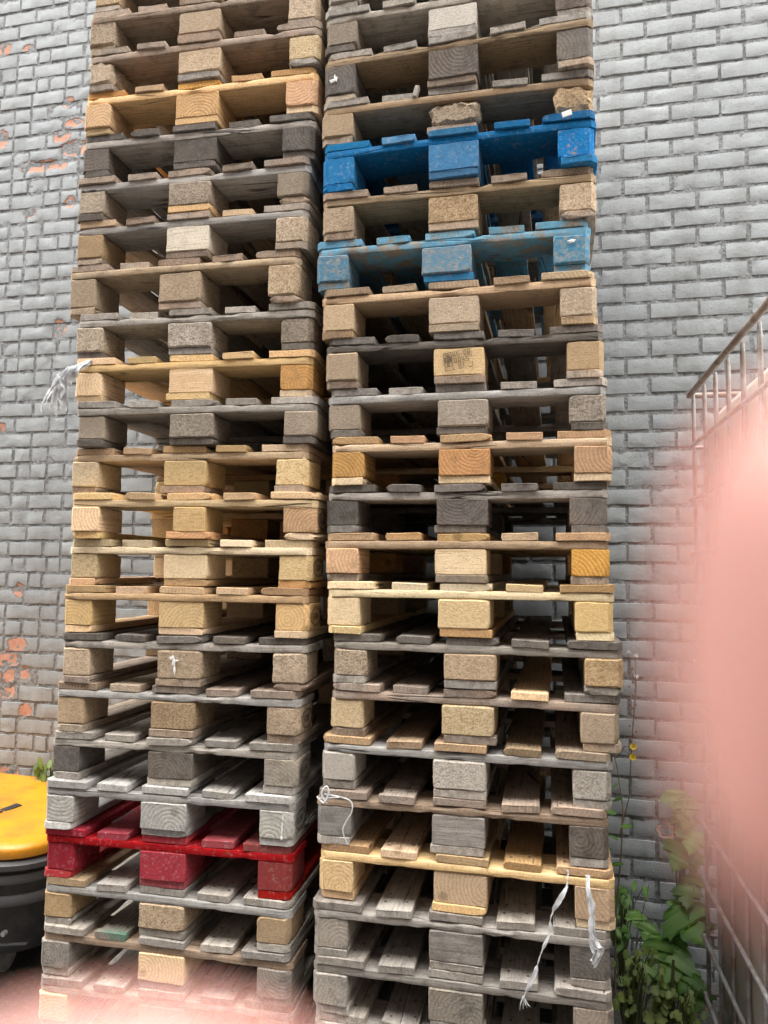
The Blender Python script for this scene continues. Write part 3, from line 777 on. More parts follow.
# ------------------------------------------------------------------ yellow and black machine
YEL = plain('yellow_machine_paint', (.72, .30, .008), .38, 0, .12, 9, spec=.5, dirt=(.30, .14, .03), dirt_amt=.75)
GREYP = plain('dark_grey_trim', (.085, .088, .092), .45, 0, .15, 14, dirt=(.16, .15, .14), dirt_amt=.3)
RUB = plain('black_rubber', (.018, .018, .019), .8, 0, .2, 25)
ZINC = plain('zinc_bolt', (.55, .55, .56), .35, .9)
SLOT = ((.266, -.08, 0), (.285, .06, 0))
def machine():
    root = empty('yard_machine', (-2.58, 2.93, 0))
    tag(root, 'yellow and black yard machine with rounded hood beside the left stack', 'machine')
    A, Bd = .68, .44
    def loop(sc, z, e=4.6, tilt=0.0, n=56):
        pts = []
        for k in range(n):
            t = 2 * math.pi * k / n; c, s = math.cos(t), math.sin(t)
            x = math.copysign(abs(c) ** (2 / e), c) * (A * sc - (0 if sc > .5 else 0)); y = math.copysign(abs(s) ** (2 / e), s) * (Bd - A * (1 - sc))
            if Bd - A * (1 - sc) < 0: y = 0
            pts.append((x, y, z + tilt * (-x)))
        return pts
    mb = MB()
    mb.loops([loop(1.0, .553, 5), loop(1.006, .58, 5), loop(.995, .594, 5), loop(.955, .612, 4.5, tilt=.01), loop(.94, .617, 4.5, tilt=.02), loop(.86, .624, 4, tilt=.045), loop(.62, .634, 3.2, tilt=.08), loop(.45, .638, 3, tilt=.10), loop(.3, .64, 3, tilt=.10)])
    auto_smooth(mb.build('hood', YEL, root), 60)
    mb = MB(); mb.loops([loop(.99, .515, tilt=.02), loop(1.025, .525, tilt=.02), loop(1.03, .548, tilt=.025), loop(1.0, .562, tilt=.03)])
    auto_smooth(mb.build('trim_band', GREYP, root), 50)
    mb = MB(); mb.loops([loop(.80, .16), loop(.95, .19), loop(.975, .24), loop(.985, .40), loop(.985, .52)])
    auto_smooth(mb.build('chassis', BLACKP, root), 50)
    for z in (.475, .395):
        pts = []
        for k in range(25):
            t = math.radians(-62 + k * 4.2); c, sn = math.cos(t), math.sin(t); e = 4.6
            pts.append(Vector((math.copysign(abs(c) ** (2 / e), c) * A * .985, math.copysign(abs(sn) ** (2 / e), sn) * (Bd - A * .015), z)))
        V = []; F = []
        for i, p in enumerate(pts):
            d = (pts[min(i + 1, 24)] - pts[max(i - 1, 0)]).normalized(); o_ = Vector((d.y, -d.x, 0))
            for q, h in ((-.005, -.019), (.016, -.017), (.022, 0), (.016, .017), (-.005, .019)): V.append(p + o_ * q + Vector((0, 0, h)))
        for i in range(24):
            for k in range(5): F.append([i * 5 + k, i * 5 + (k + 1) % 5, i * 5 + 5 + (k + 1) % 5, i * 5 + 5 + k])
        F.append([0, 1, 2, 3, 4]); F.append([24 * 5 + k for k in (4, 3, 2, 1, 0)])
        mb = MB(); mb.add(V, F); auto_smooth(mb.build('guard_slat', GREYP, root), 40)
    mb = MB(); mb.box((.50, -Bd - .002, .435), (.05, .03, .15), bev=.010)
    mb.build('bracket', GREYP, root)
    for (x, z) in ((.50, .485), (.50, .39), (.585, .30)):
        mb = MB(); yb = -Bd - .014 if x < .55 else -Bd + .012
        mb.tube([(x, yb + .012, z), (x, yb - .006, z)], .010, 6); mb.build('bolt', ZINC, root)
    mb = MB(); mb.box((.36, -Bd - .001, .33), (.30, .016, .005), bev=.001); mb.box((.60, -Bd + .016, .26), (.14, .02, .006), Matrix.Rotation(.35, 3, 'Z'), bev=.001)
    mb.build('panel_seam', RUB, root)
    # vent slot in the hood top, laid on the hood's own surface
    from mathutils.bvhtree import BVHTree
    hood = next(o for o in root.children if o.name.startswith('hood'))
    bv = BVHTree.FromPolygons([v.co for v in hood.data.vertices], [list(p.vertices) for p in hood.data.polygons])
    mb = MB(); d_ = (Vector(SLOT[1]) - Vector(SLOT[0])); Ls = d_.length; d_.normalize(); ang = math.atan2(d_.y, d_.x)
    for k in range(3):
        c = Vector(SLOT[0]) - d_ * (.10 * (2 - k)) + d_ * .05
        hit = bv.ray_cast(Vector((c.x, c.y, 2)), Vector((0, 0, -1)))
        if hit[0] is None: continue
        q = Vector((0, 0, 1)).rotation_difference(hit[1] if hit[1].z > 0 else -hit[1]).to_matrix() @ Matrix.Rotation(ang, 3, 'Z')
        mb.box(hit[0], (.092, .034, .008), q, bev=.004)
    mb.build('vent_slot', RUB, root)
    for sx in (-1, 1):
        for sy in (-1, 1):
            mb = MB(); mb.tube([(sx * .40 - .06, sy * .25, .12), (sx * .40 - .05, sy * .25, .12), (sx * .40 + .05, sy * .25, .12), (sx * .40 + .06, sy * .25, .12)], [.10, .12, .12, .10], 28)
            w = auto_smooth(mb.build('wheel', RUB, root), 40)
            mb = MB(); mb.tube([(sx * .40 - .063, sy * .25, .12), (sx * .40 + .063, sy * .25, .12)], .055, 20); mb.build('rim', STEEL, w)
machine()

# ------------------------------------------------------------------ plants
def leaf_mat(name, a, b):
    t = NT(name); tc = t.n('ShaderNodeTexCoord'); p = tc.outputs['Object']
    at = t.n('ShaderNodeAttribute', attribute_name='tone')
    c = t.mix(at.outputs['Fac'], a, b)
    c = t.mix(t.math('MULTIPLY', t.noise(p, 60, 4), .35), c, tuple(x * .5 for x in a))
    t.l(c, t.b.inputs['Base Color']); t.b.inputs['Roughness'].default_value = .5
    tr = t.n('ShaderNodeBsdfTranslucent'); t.l(c, tr.inputs['Color'])
    mx = t.n('ShaderNodeMixShader'); mx.inputs[0].default_value = .3
    t.l(t.b.outputs[0], mx.inputs[1]); t.l(tr.outputs[0], mx.inputs[2]); t.l(mx.outputs[0], t.out.inputs['Surface'])
    return t.mat
LEAF = leaf_mat('green_leaf', (.03, .10, .012), (.19, .38, .06))
LEAF2 = leaf_mat('yellowish_leaf', (.09, .17, .025), (.27, .34, .07))
STEM = plain('plant_stem', (.10, .12, .04), .7)
DRY = plain('dry_stem', (.16, .12, .07), .8)
def leaf_shape(kind):
    """outline (x across, y from stalk to tip) of one half, mirrored"""
    if kind == 'maple':
        half = [(0, 0), (.12, -.08), (.30, -.10), (.42, .02), (.36, .10), (.55, .12), (.62, .28), (.74, .36), (.58, .42), (.60, .54), (.42, .48), (.26, .46), (.34, .62), (.30, .74), (.20, .76), (.18, .88), (.08, .92), (0, 1.08)]
    elif kind == 'oak':
        half = [(0, 0), (.10, .06), (.26, .10), (.30, .22), (.18, .30), (.34, .38), (.40, .52), (.24, .58), (.30, .72), (.22, .84), (.10, .88), (0, 1.0)]
    else:
        half = [(0, 0), (.14, .15), (.20, .40), (.16, .7), (0, 1.0)]
    return half
class Foliage:
    def __init__(s, seed): s.v = []; s.f = []; s.t = []; s.r = random.Random(seed)
    def leaf(s, pos, direction, normal, size, kind, tone=None, cup=.18):
        y = Vector(direction).normalized(); n = Vector(normal); x = y.cross(n)
        if x.length < 1e-4: x = y.orthogonal()
        x.normalize(); n = x.cross(y)
        half = leaf_shape(kind); k = len(s.v); tone = s.r.random() if tone is None else tone; cup *= s.r.uniform(.3, 1.3)
        m = len(half); ph = s.r.uniform(0, 6)
        def pt(a, b):
            z = -cup * (a * a) - cup * .7 * (b - .4) ** 2 + .03 * math.sin(a * 9 + b * 7 + ph)
            return Vector(pos) + (x * a + y * b + n * z) * size
        mids = [pt(0, b) for (_, b) in half]
        rt = [pt(a, b) for a, b in half]; lt = [pt(-a * s.r.uniform(.9, 1.08), b) for a, b in half]
        s.v += mids + rt + lt; s.t += [min(1, tone + .3)] * m + [tone * .75] * (2 * m)
        for i in range(m - 1):
            s.f.append([k + i, k + m + i, k + m + i + 1, k + i + 1])
            s.f.append([k + i, k + i + 1, k + 2 * m + i + 1, k + 2 * m + i])
    def build(s, name, mat, parent):
        me = mesh_from(name, s.v, s.f, [mat], None, True)
        a = me.attributes.new('tone', 'FLOAT', 'POINT'); a.data.foreach_set('value', s.t)
        return obj(name, me, parent)
CAMV = Vector((0, 0, EYE))
def lobed_plant(name, label, base, spots, mat, kind, seed, cat='plant'):
    root = empty(name, base); tag(root, label, cat)
    fo = Foliage(seed); rng = fo.r; st = MB(); b = Vector(base)
    for (x, y, z, size) in spots:
        p = Vector((x, y, z)) - b
        tocam = (CAMV - Vector((x, y, z))).normalized()
        nrm = (tocam * 1.1 + Vector((rng.uniform(-.4, .4), rng.uniform(-.2, .2), rng.uniform(.15, .75)))).normalized()
        d = Vector((rng.uniform(-.5, .5), -.35, -.8 + rng.uniform(-.2, .35)))
        d = (d - nrm * d.dot(nrm)).normalized()
        fo.leaf(p - d * size * .4, d, nrm, size, kind, rng.random())
        q = p - d * size * .4
        st.tube([(q.x * .15, q.y * .3, max(0, q.z - .25 - rng.random() * .1)), (q.x * .6, q.y * .7 + .02, max(.02, q.z - .08)), q], [.003, .0022, .0014], 5)
    st.tube([(0, 0, -.01), (.01, .0, .3), (0, .01, max(.1, max(s[2] for s in spots) - .1))], [.006, .005, .003], 6)
    for k in range(max(3, len(spots) // 4)):
        x, y, z, size = rng.choice(spots); q = Vector((x, y, z)) - b
        st.tube([(rng.uniform(-.05, .05), rng.uniform(-.04, .04), 0), (q.x * .6, q.y * .6, q.z * .5), (q.x + rng.uniform(-.03, .03), q.y, q.z + .03)], [.0025, .002, .001], 5)
    fo.build('leaves', mat, root); st.build('stem', STEM, root)
    return root
R = random.Random(5)
# tall one climbing by the tank's corner
lobed_plant('maple_sapling', 'sapling with large lobed green leaves growing beside the tank cage', (.47, 3.26, 0), [
 (.478, 3.24, .762, .10), (.512, 3.21, .75, .085), (.49, 3.22, .69, .075), (.522, 3.17, .64, .10), (.505, 3.19, .70, .06), (.478, 3.16, .585, .12), (.515, 3.15, .565, .08), (.487, 3.1, .46, .085), (.477, 3.06, .375, .15), (.525, 3.08, .35, .09), (.525, 3.14, .49, .07), (.455, 3.12, .40, .06)], LEAF, 'maple', 11)
lobed_plant('broadleaf_weed', 'low weed with broad dark green leaves against the wall foot', (.42, 3.1, 0), [
 (.42, 3.02, .245, .13), (.462, 2.98, .21, .10), (.375, 3.05, .275, .09), (.33, 3.0, .215, .07), (.45, 3.1, .30, .085), (.31, 3.15, .33, .065), (.50, 2.98, .16, .09), (.395, 2.98, .17, .09), (.345, 3.1, .31, .07)], LEAF, 'maple', 12)
def cluster(x, y, z, n, rad, a, b):
    return [(x + R.gauss(0, rad), y + R.gauss(0, rad), max(.03, z + R.gauss(0, rad)), R.uniform(a, b)) for k in range(n)]
lobed_plant('pale_weed', 'bushy weed with small pale lobed leaves in front of the broad-leaved one', (.40, 2.92, 0),
 cluster(.37, 2.9, .20, 16, .025, .022, .042) + cluster(.44, 2.9, .17, 16, .028, .022, .042) + cluster(.40, 2.85, .07, 16, .024, .022, .04) + cluster(.475, 2.9, .10, 16, .026, .022, .042) + cluster(.36, 2.9, .12, 8, .024, .04, .055), LEAF2, 'oak', 13)
lobed_plant('pale_weed', 'small pale-leaved weed pressed against the foot of the right stack', (.265, 2.9, 0),
 cluster(.27, 2.92, .23, 16, .028, .022, .042) + cluster(.30, 2.9, .30, 14, .03, .022, .045) + cluster(.245, 2.9, .14, 10, .028, .03, .045), LEAF2, 'oak', 14)
lobed_plant('nettle_weed', 'thin narrow-leaved weed standing between wall and right stack', (.27, 3.3, 0), [
 (.27 + R.uniform(-.06, .10), 3.28 + R.uniform(-.08, .05), .20 + R.random() * .22, R.uniform(.05, .08)) for k in range(24)], LEAF, 'plain', 15)
lobed_plant('wall_weed', 'small bright green weed at the wall beside the yellow machine', (-2.44, 3.32, 0), [
 (-2.44 + R.uniform(-.05, .05), 3.3 + R.uniform(-.05, .05), .40 + R.random() * .31, R.uniform(.04, .07)) for k in range(60)], LEAF2, 'plain', 16)

YF = plain('yellow_petals', (.80, .60, .01), .6)
def flower_plant():
    root = empty('flowering_weed', (.23, 3.2, 0)); tag(root, 'tall thin weed with two yellow flowers by the right stack', 'plant')
    b = Vector((.23, 3.2, 0)); st = MB()
    def W(x, z, y=3.28): return (x - b.x, y - b.y, z)
    st.tube([(0, 0, -.01), W(.235, .3, 3.2), W(.262, .55, 3.22), W(.272, .72, 3.25), W(.255, .86), W(.235, .95)], [.0045, .004, .0035, .003, .0025, .002], 6)
    st.tube([W(.245, .9), W(.28, .94), W(.315, .915)], [.002, .0018, .0016], 5)
    st.tube([W(.245, .9), W(.285, .955), W(.318, .955)], [.002, .0018, .0016], 5)
    st.tube([W(.262, .6), W(.30, .75), W(.315, 1.0), W(.33, 1.2), W(.334, 1.32)], [.003, .0025, .002, .0017, .0014], 5)
    st.tube([W(.315, 1.0), W(.33, 1.14), W(.335, 1.235)], [.002, .0016, .0014], 5)
    st.tube([W(.33, 1.2), W(.305, 1.3), W(.305, 1.335)], [.0016, .0014, .0012], 5)
    for k in range(16):
        z = 1.0 + k * .018; st.box(W(.318 + .014 * math.sin(k * 2.1), z, 3.28 + .01 * math.cos(k * 3)), (.006, .006, .009))
    st.build('stem', DRY, root)
    for (x, z) in ((.315, .915), (.318, .957)):
        mb = MB(); c = Vector(W(x, z, 3.272)); n = (CAMV - Vector((x, 3.272, z))).normalized(); u = n.orthogonal().normalized(); v = n.cross(u)
        for ring, (rad, ln) in enumerate(((.004, .016), (.0, .013))):
            for k in range(11):
                a = 2 * math.pi * k / 11 + ring * .3; d = u * math.cos(a) + v * math.sin(a); e = n.cross(d)
                p0 = c + n * .003 * ring; q = [p0 - e * .002, p0 + d * ln * .6 - e * .0042, p0 + d * ln + n * .002, p0 + d * ln * .6 + e * .0042, p0 + e * .002]
                mb.add(q, [[0, 1, 2, 3, 4]])
        mb.build('flower', YF, root)
    for (x, z) in ((.334, 1.325), (.335, 1.24), (.305, 1.337)):
        mb = MB(); c = Vector(W(x, z)); rng = random.Random(int(x * 1e4))
        for k in range(50):
            d = Vector((rng.gauss(0, 1), rng.gauss(0, 1), rng.gauss(0, 1))).normalized()
            mb.tube([c, c + d * .011], .0005, 3, cap=False)
        mb.build('seed_head', WHT, root)
    fo = Foliage(3)
    for k in range(12):
        z = .25 + k * .05
        fo.leaf(W(.24 + .02 * math.sin(k), z, 3.22), (math.cos(k * 2.4), -.5, .3), (0, -.6, .8), .05 + .02 * fo.r.random(), 'plain')
    fo.build('leaves', LEAF, root)
flower_plant()

# fallen leaves and crumbs on the ground by the wall
def litter():
    fo = Foliage(9)
    for k in range(240):
        x = fo.r.uniform(.12, .6) if k % 3 else fo.r.uniform(-3, -1.55); y = fo.r.uniform(2.2, 3.5)
        fo.leaf((x, y, .006 + fo.r.random() * .01), (fo.r.uniform(-1, 1), fo.r.uniform(-1, 1), fo.r.uniform(-.1, .2)), (fo.r.uniform(-.4, .4), fo.r.uniform(-.4, .4), 1), fo.r.uniform(.015, .05), fo.r.choice(['plain', 'oak']))
    o = fo.build('fallen_leaves', leaf_mat('dead_leaf', (.05, .032, .016), (.16, .12, .06)), None)
    tag(o, 'brown fallen leaves scattered on the dark ground', 'leaves', kind='stuff')
litter()

# ------------------------------------------------------------------ plastic straps and twine
def strap_mat():
    t = NT('white_plastic_film')
    tc = t.n('ShaderNodeTexCoord')
    t.l(t.mix(t.noise(tc.outputs['Object'], 70, 4), (.62, .63, .64), (.86, .87, .88)), t.b.inputs['Base Color'])
    t.b.inputs['Roughness'].default_value = .35; t.b.inputs['Specular IOR Level'].default_value = .5
    tr = t.n('ShaderNodeBsdfTranslucent'); tr.inputs['Color'].default_value = (.8, .82, .84, 1)
    tp = t.n('ShaderNodeBsdfTransparent'); m1 = t.n('ShaderNodeMixShader'); m1.inputs[0].default_value = .35; m2 = t.n('ShaderNodeMixShader')
    t.l(t.b.outputs[0], m1.inputs[1]); t.l(tr.outputs[0], m1.inputs[2])
    t.l(t.ramp(t.noise(tc.outputs['Object'], 45, 3), [(.4, 0.0), (.7, .35)]), m2.inputs[0])
    t.l(m1.outputs[0], m2.inputs[1]); t.l(tp.outputs[0], m2.inputs[2]); t.l(m2.outputs[0], t.out.inputs['Surface'])
    return t.mat
FILM = strap_mat()
def ribbon(mb, pts, widths, seed=0, th=.0008, sub=6):
    rng = random.Random(seed); P_ = [Vector(p) for p in pts]; out = []; ws = []
    for i in range(len(P_) - 1):
        p0, p1, p2, p3 = P_[max(i - 1, 0)], P_[i], P_[i + 1], P_[min(i + 2, len(P_) - 1)]
        for k in range(sub):
            f = k / sub
            out.append(.5 * ((2 * p1) + (p2 - p0) * f + (2 * p0 - 5 * p1 + 4 * p2 - p3) * f * f + (3 * p1 - p0 - 3 * p2 + p3) * f ** 3)); ws.append(widths[i] + (widths[i + 1] - widths[i]) * f)
    out.append(P_[-1]); ws.append(widths[-1])
    ph = rng.uniform(0, 6); V = []; F = []
    for i, p in enumerate(out):
        d = (out[min(i + 1, len(out) - 1)] - out[max(i - 1, 0)]).normalized()
        a = ph + i * .22 + .5 * math.sin(i * .9)
        side = (Vector((math.cos(a), math.sin(a) * .7, 0)) - d * d.dot(Vector((math.cos(a), math.sin(a) * .7, 0)))).normalized()
        n = d.cross(side)
        w = ws[i] * (.8 + .3 * rng.random())
        fold = n * w * .35 * math.sin(i * .7 + ph)
        V += [p - side * w, p + fold, p + side * w, p + side * w + n * th, p + fold + n * th, p - side * w + n * th]
    for i in range(len(out) - 1):
        for k in range(6): F.append([i * 6 + k, i * 6 + (k + 1) % 6, i * 6 + 6 + (k + 1) % 6, i * 6 + 6 + k])
    mb.add(V, F)
Yf = 2.035
mb = MB(); ribbon(mb, [(.034, Yf + .05, .885), (.03, Yf, .862), (.006, Yf - .01, .82), (-.008, Yf, .785), (-.012, Yf, .744), (-.034, Yf - .01, .697), (-.048, Yf - .012, .65), (-.070, Yf - .01, .60), (-.083, Yf - .012, .573)], [.004, .006, .007, .0075, .0025, .0065, .0055, .005, .004], 1)
for k in range(4): ribbon(mb, [(-.078, Yf - .01, .585), (-.085 + .006 * k, Yf - .012, .568), (-.088 + .009 * k, Yf - .01, .55 + .004 * k)], [.002, .0015, .0006], 20 + k)
tag(auto_smooth(mb.build('plastic_strap', FILM), 60), 'longer white plastic strap hanging diagonally below the golden pallet', 'strap', 'white plastic straps hanging from the golden pallet')
mb = MB()
for k in range(3):
    ribbon(mb, [(.082 + .002 * k, Yf + .03, .885), (.084, Yf, .86), (.093 + .004 * (k - 1), Yf - .006, .822), (.093 - .003 * (k - 1), Yf - .01, .773), (.097 + .006 * (k - 1), Yf - .012, .737), (.106 + .008 * (k - 1), Yf - .01, .712 + .006 * k), (.089 + .004 * k, Yf - .01, .692 - .008 * k)], [.004, .006, .007, .008, .008, .008, .003], 5 + k)
tag(auto_smooth(mb.build('plastic_strap', FILM), 60), 'shorter crumpled white strap hanging over the golden pallet corner block', 'strap', 'white plastic straps hanging from the golden pallet')
mb = MB()
for k in range(8):
    e = (-1.505 - .011 * k + .02 * math.sin(k * 2.3), 2.045 + .006 * (k % 3), 2.19 - .012 * (k % 4) + .004 * k)
    if k < 3: ribbon(mb, [(-1.45, 2.08, 2.322 - .006 * k), (-1.47 - .006 * k, 2.045, 2.285), (-1.50 - .008 * k, 2.035, 2.245 + .008 * k), (-1.515 + .006 * k, 2.04, 2.205), (-1.53 + .008 * k, 2.04, 2.17 - .006 * k)], [.010, .018, .021, .014, .005], 60 + k)
    ribbon(mb, [(-1.445, 2.085, 2.325), (-1.462 - .003 * k, 2.05, 2.295), (-1.492 - .006 * k, 2.035 + .004 * (k % 3), 2.255), e, (e[0] - .008 + .004 * (k % 3), e[1], e[2] - .03)], [.005, .006, .007, .004, .001], 40 + k)
tag(auto_smooth(mb.build('plastic_strip', FILM), 60), 'torn bunch of thin white plastic film at the left stack corner', 'plastic strip')
mb = MB(); tw = [(-.642, 2.035, 1.035), (-.62, 2.028, 1.022), (-.607, 2.03, 1.05), (-.615, 2.03, 1.066), (-.628, 2.03, 1.045), (-.612, 2.03, 1.02)]
def catm(P_, sub=6):
    P_ = [Vector(p) for p in P_]; out = []
    for i in range(len(P_) - 1):
        p0, p1, p2, p3 = P_[max(i - 1, 0)], P_[i], P_[i + 1], P_[min(i + 2, len(P_) - 1)]
        for k in range(sub):
            f = k / sub; out.append(.5 * ((2 * p1) + (p2 - p0) * f + (2 * p0 - 5 * p1 + 4 * p2 - p3) * f * f + (3 * p1 - p0 - 3 * p2 + p3) * f ** 3))
    return out + [P_[-1]]
mb.tube(catm(tw), .0026, 6); mb.tube(catm([(-.62, 2.03, 1.045), (-.58, 2.034, 1.040), (-.545, 2.034, 1.03), (-.54, 2.03, 1.005), (-.556, 2.03, .977), (-.565, 2.03, .95), (-.553, 2.035, .915)]), .0018, 6)
mb.tube(catm([(-.64, 2.035, 1.03), (-.60, 2.03, 1.036), (-.57, 2.034, 1.04)]), .002, 6)
tag(auto_smooth(mb.build('twine', FILM), 60), 'knotted white twine looped on the right stack corner', 'twine')
mb = MB(); mb.box((.043, 2.052, 2.944), (.027, .004, .016), Matrix.Rotation(math.radians(-14), 3, 'Y'), bev=.0015)
tag(mb.build('paper_tag', WHT), 'tiny white tag stuck on the bright blue pallet', 'tag')
mb = MB(); mb.box((-.392, 2.085, 3.086), (.014, .02, .034), Matrix.Rotation(.3, 3, 'Y'), bev=.003)
tag(mb.build('wood_chip', P['gy']), 'small upright wood chip wedged between grey deck boards', 'wood chip')

# ------------------------------------------------------------------ camera
f_px = 745.47
r_ = Vector((.97499, .2211, .0131)); psi, th, ro = -0.2234, .0776, .0133
fw = Vector((math.sin(psi) * math.cos(th), math.cos(psi) * math.cos(th), math.sin(th)))
rr0 = Vector((math.cos(psi), -math.sin(psi), 0)); uu0 = rr0.cross(fw)
cr = rr0 * math.cos(ro) + uu0 * math.sin(ro); cu = uu0 * math.cos(ro) - rr0 * math.sin(ro)
cam = bpy.data.cameras.new('camera'); co = bpy.data.objects.new('camera', cam); link(co)
mw = Matrix((cr, cu, -fw)).transposed().to_4x4(); mw.translation = (0, 0, EYE); co.matrix_world = mw
cam.sensor_fit = 'HORIZONTAL'; cam.sensor_width = 36; cam.lens = 36 * f_px / 768
cam.clip_start = .001; cam.clip_end = 400
cam.dof.use_dof = True; cam.dof.focus_distance = 2.45; cam.dof.aperture_fstop = cam.lens / 4.6; cam.dof.aperture_blades = 0
scene.camera = co

# ------------------------------------------------------------------ the photographer's hands, a fingertip of each before the lens
def skin_mat():
    t = NT('skin'); tc = t.n('ShaderNodeTexCoord'); p = tc.outputs['Object']
    c = t.mix(t.noise(p, 120, 4), (.39, .185, .158), (.475, .258, .222))
    t.l(c, t.b.inputs['Base Color']); t.b.inputs['Roughness'].default_value = .5
    t.b.inputs['Subsurface Weight'].default_value = .6; t.b.inputs['Subsurface Radius'].default_value = (.006, .002, .001); t.b.inputs['Subsurface Scale'].default_value = 1.0
    t.b.inputs['Specular IOR Level'].default_value = .35
    return t.mat
SKIN = skin_mat(); SLEEVE = plain('dark_sleeve', (.05, .055, .07), .9, 0, .2, 60)
def hand(label, tip, D, X, mirror):
    """local frame in mm: fingers +y, thumb side +x, fingers curl towards +z; tip/D/X in camera space (m)"""
    pts = {}; edges = []; rad = {}
    def chain(prev, lst):
        for (c, r) in lst:
            k = len(pts); pts[k] = Vector(c); rad[k] = r
            if prev is not None: edges.append((prev, k))
            prev = k
        return prev
    palm = chain(None, [((0, 34, 0), (30, 15))])
    wr = chain(palm, [((0, -6, 0), (25, 17)), ((0, -34, 0), (23, 18)), ((0, -110, 0), (30, 25)), ((0, -190, 0), (36, 32))])
    idx = chain(palm, [((20, 62, 0), (13, 12)), ((27, 88, 0), (12.5, 11)), ((28, 122, 0), (12.4, 10.4)), ((28, 146, 0), (12.8, 10)), ((28, 160, 0), (12.6, 9.6)), ((28, 168, 0), (11.2, 8.4)), ((28, 170.5, 0), (9.8, 7.2))])
    for (x, y0, L, r) in ((8, 92, (30, 24, 20), 10), (-11, 88, (27, 22, 19), 9.4), (-28, 78, (22, 18, 17), 8.4)):
        a = Vector((x, y0, 0)); c1 = a + Vector((0, L[0] * .72, L[0] * .7)); c2 = c1 + Vector((0, -L[1] * .1, L[1])); c3 = c2 + Vector((0, -L[2] * .85, L[2] * .5))
        chain(palm, [((x * .75, 64, 0), (12, 12)), (a, (r + .5, r)), (c1, (r - .6, r - .8)), (c2, (r - 1.2, r - 1.4)), (c3, (r - 2.4, r - 2.6))])
    chain(palm, [((28, 22, 6), (14, 13)), ((46, 46, 14), (11, 11)), ((54, 74, 22), (10, 9.5)), ((54, 92, 27), (9, 8)), ((53, 100, 29), (7, 6))])
    me = bpy.data.meshes.new('hand')
    s = .001; mx = -1 if mirror else 1
    me.from_pydata([(v.x * s * mx, v.y * s, v.z * s) for v in pts.values()], edges, [])
    o = bpy.data.objects.new('hand', me); link(o)
    sm = o.modifiers.new('skin', 'SKIN'); sm.use_smooth_shade = True; sm.branch_smoothing = .6
    for k, v in enumerate(me.skin_vertices[0].data):
        v.radius = (rad[k][0] * s, rad[k][1] * s); v.use_root = (k == 0)
    ss = o.modifiers.new('sub', 'SUBSURF'); ss.levels = 2; ss.render_levels = 3
    # bake to a real mesh
    dg = bpy.context.evaluated_depsgraph_get(); ev = o.evaluated_get(dg)
    real = bpy.data.meshes.new_from_object(ev); o.modifiers.clear(); o.data = real
    real.materials.clear(); real.materials.append(SKIN)
    real.polygons.foreach_set('use_smooth', [True] * len(real.polygons))
    Dv, Xv = Vector(D).normalized(), Vector(X).normalized() * mx
    Zv = Xv.cross(Dv) if not mirror else Xv.cross(Dv)
    tipv = [v.co for v in real.vertices if abs(v.co.x - .028 * mx) < .012 and v.co.y > .15 and abs(v.co.z) < .012]
    ty = max(v.y for v in tipv); print('TIP', ty, max(v.x for v in tipv) - min(v.x for v in tipv), len(tipv))
    tl = Vector((28 * s * mx, ty, 0))
    Rm = Matrix((Xv, Dv, Xv.cross(Dv))).transposed()
    cam_R = mw.to_3x3()
    W = (cam_R @ Rm).to_4x4(); W.translation = Vector((0, 0, EYE)) + cam_R @ (Vector(tip) - Rm @ tl)
    o.matrix_world = W
    tag(o, label, 'hand')
    mb = MB(); mb.tube([(0, -.07, 0), (0, -.068, 0), (0, -.12, 0), (0, -.21, 0)], [.031, .034, .038, .044], 24, flat=.9)
    auto_smooth(mb.build('sleeve', SLEEVE, o), 50)
    return o
hand('blurred pink hand whose finger covers the right edge before the tank', (.0121, -.0040, -.027), (-1, .02, 0), (0, 1, 0), False)
hand('blurred pale hand whose fingertip pokes up over the bottom left pallets', (-.0084, -.0217, -.028), (.03, 1, 0), (1, 0, 0), True)

# ------------------------------------------------------------------ light
w = bpy.data.worlds.new('World'); scene.world = w; w.use_nodes = True
nt = w.node_tree; bg = nt.nodes['Background']
sky = nt.nodes.new('ShaderNodeTexSky'); sky.sky_type = 'NISHITA'; sky.sun_disc = False
SUN_EL, SUN_AZ = math.radians(78), math.radians(185)     # azimuth clockwise from +Y: behind the camera
sky.sun_elevation = SUN_EL; sky.sun_rotation = SUN_AZ
sky.air_density = 1.0; sky.dust_density = 4.0; sky.ozone_density = 1.0; sky.altitude = 0
hsv = nt.nodes.new('ShaderNodeHueSaturation'); hsv.inputs['Saturation'].default_value = .25
nt.links.new(sky.outputs[0], hsv.inputs['Color']); nt.links.new(hsv.outputs[0], bg.inputs['Color'])
bg.inputs['Strength'].default_value = .05
sl = bpy.data.lights.new('sun', 'SUN'); sl.energy = 5.0; sl.angle = math.radians(150); sl.color = (1, .98, .95)
so_ = bpy.data.objects.new('sun', sl); link(so_)
d = Vector((math.sin(SUN_AZ) * math.cos(SUN_EL), math.cos(SUN_AZ) * math.cos(SUN_EL), math.sin(SUN_EL)))
so_.rotation_euler = (-d).to_track_quat('-Z', 'Y').to_euler(); so_.location = d * 20

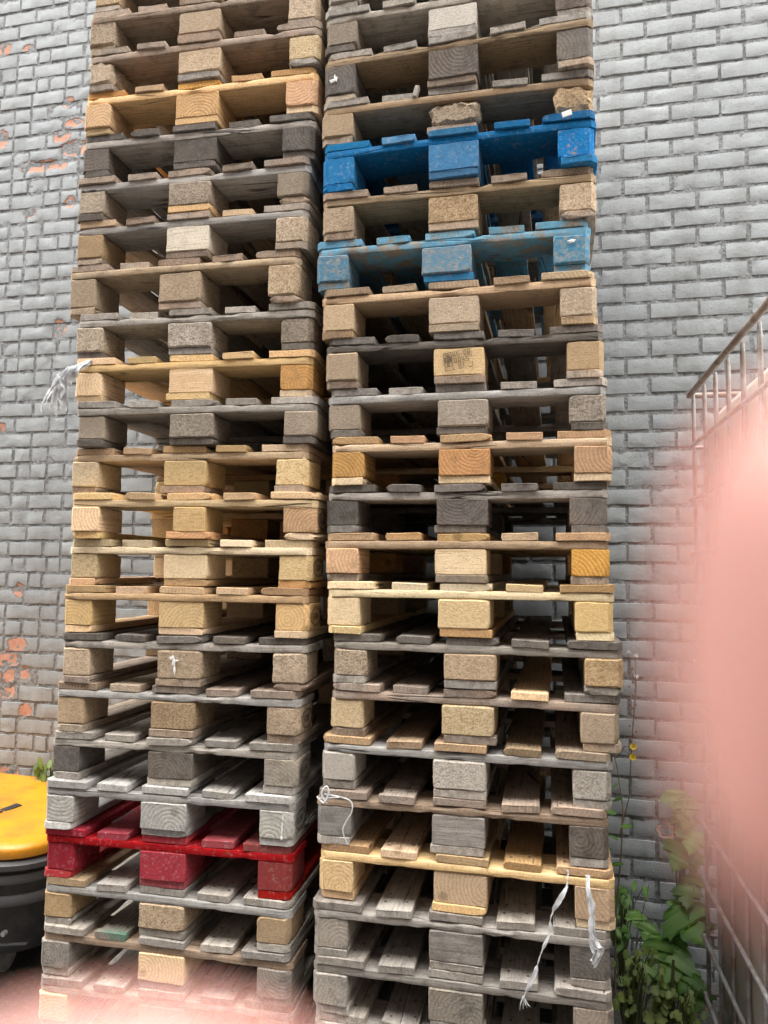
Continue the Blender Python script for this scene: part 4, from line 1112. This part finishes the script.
# ------------------------------------------------------------------ unseen building added behind the photographer to close off the low sky
def across():
    root = empty('unseen_sky_blocker', (0, -4.6, 0)); tag(root, 'unseen dark brick building added behind the photographer to block low sky', 'building')
    t = NT('dark_red_brick'); tc = t.n('ShaderNodeTexCoord')
    bk = t.n('ShaderNodeTexBrick'); t.l(t.map(tc.outputs['Object'], (1, 1, 1)), bk.inputs['Vector'])
    sw = t.n('ShaderNodeSeparateXYZ'); t.l(tc.outputs['Object'], sw.inputs[0]); cb = t.n('ShaderNodeCombineXYZ')
    t.l(sw.outputs[0], cb.inputs[0]); t.l(sw.outputs[2], cb.inputs[1]); t.l(cb.outputs[0], bk.inputs['Vector'])
    bk.inputs['Scale'].default_value = 2.2; bk.inputs['Color1'].default_value = (.09, .055, .045, 1); bk.inputs['Color2'].default_value = (.12, .07, .055, 1); bk.inputs['Mortar'].default_value = (.13, .125, .115, 1)
    t.l(bk.outputs['Color'], t.b.inputs['Base Color']); t.b.inputs['Roughness'].default_value = .9
    mb = MB(); mb.box((0, -2.5, 6.3), (34, 5, 12.6)); mb.build('wall', t.mat, root)
    mb = MB(); mb.box((0, -2.5, 12.7), (34.3, 5.3, .2), bev=.02); mb.build('roof', GREYP, root)
    glass = plain('dark_glass', (.03, .035, .04), .1)
    for fl in range(4):
        for k in range(9):
            x = -12 + k * 3
            mb = MB(); z = 1.9 + fl * 2.7
            for dx, dz, w_, h_ in ((0, .8, 1.2, .08), (0, -.8, 1.2, .08), (-.56, 0, .08, 1.52), (.56, 0, .08, 1.52), (0, 0, .06, 1.52)): mb.box((x + dx, .012, z + dz), (w_, .05, h_))
            f = mb.build('window', WHT, root)
            mb = MB(); mb.box((x, .004, z), (1.04, .02, 1.52)); mb.build('pane', glass, f)
across()

# ------------------------------------------------------------------ render settings
scene.render.engine = 'CYCLES'
scene.view_settings.view_transform = 'Standard'; scene.view_settings.look = 'None'
scene.view_settings.exposure = 2.2; scene.view_settings.gamma = 1
scene.view_settings.use_curve_mapping = False
cy = scene.cycles
cy.use_denoising = True; cy.use_adaptive_sampling = True; cy.adaptive_threshold = .01
cy.max_bounces = 8; cy.diffuse_bounces = 2; cy.glossy_bounces = 3; cy.transmission_bounces = 4
cy.sample_clamp_indirect = 6
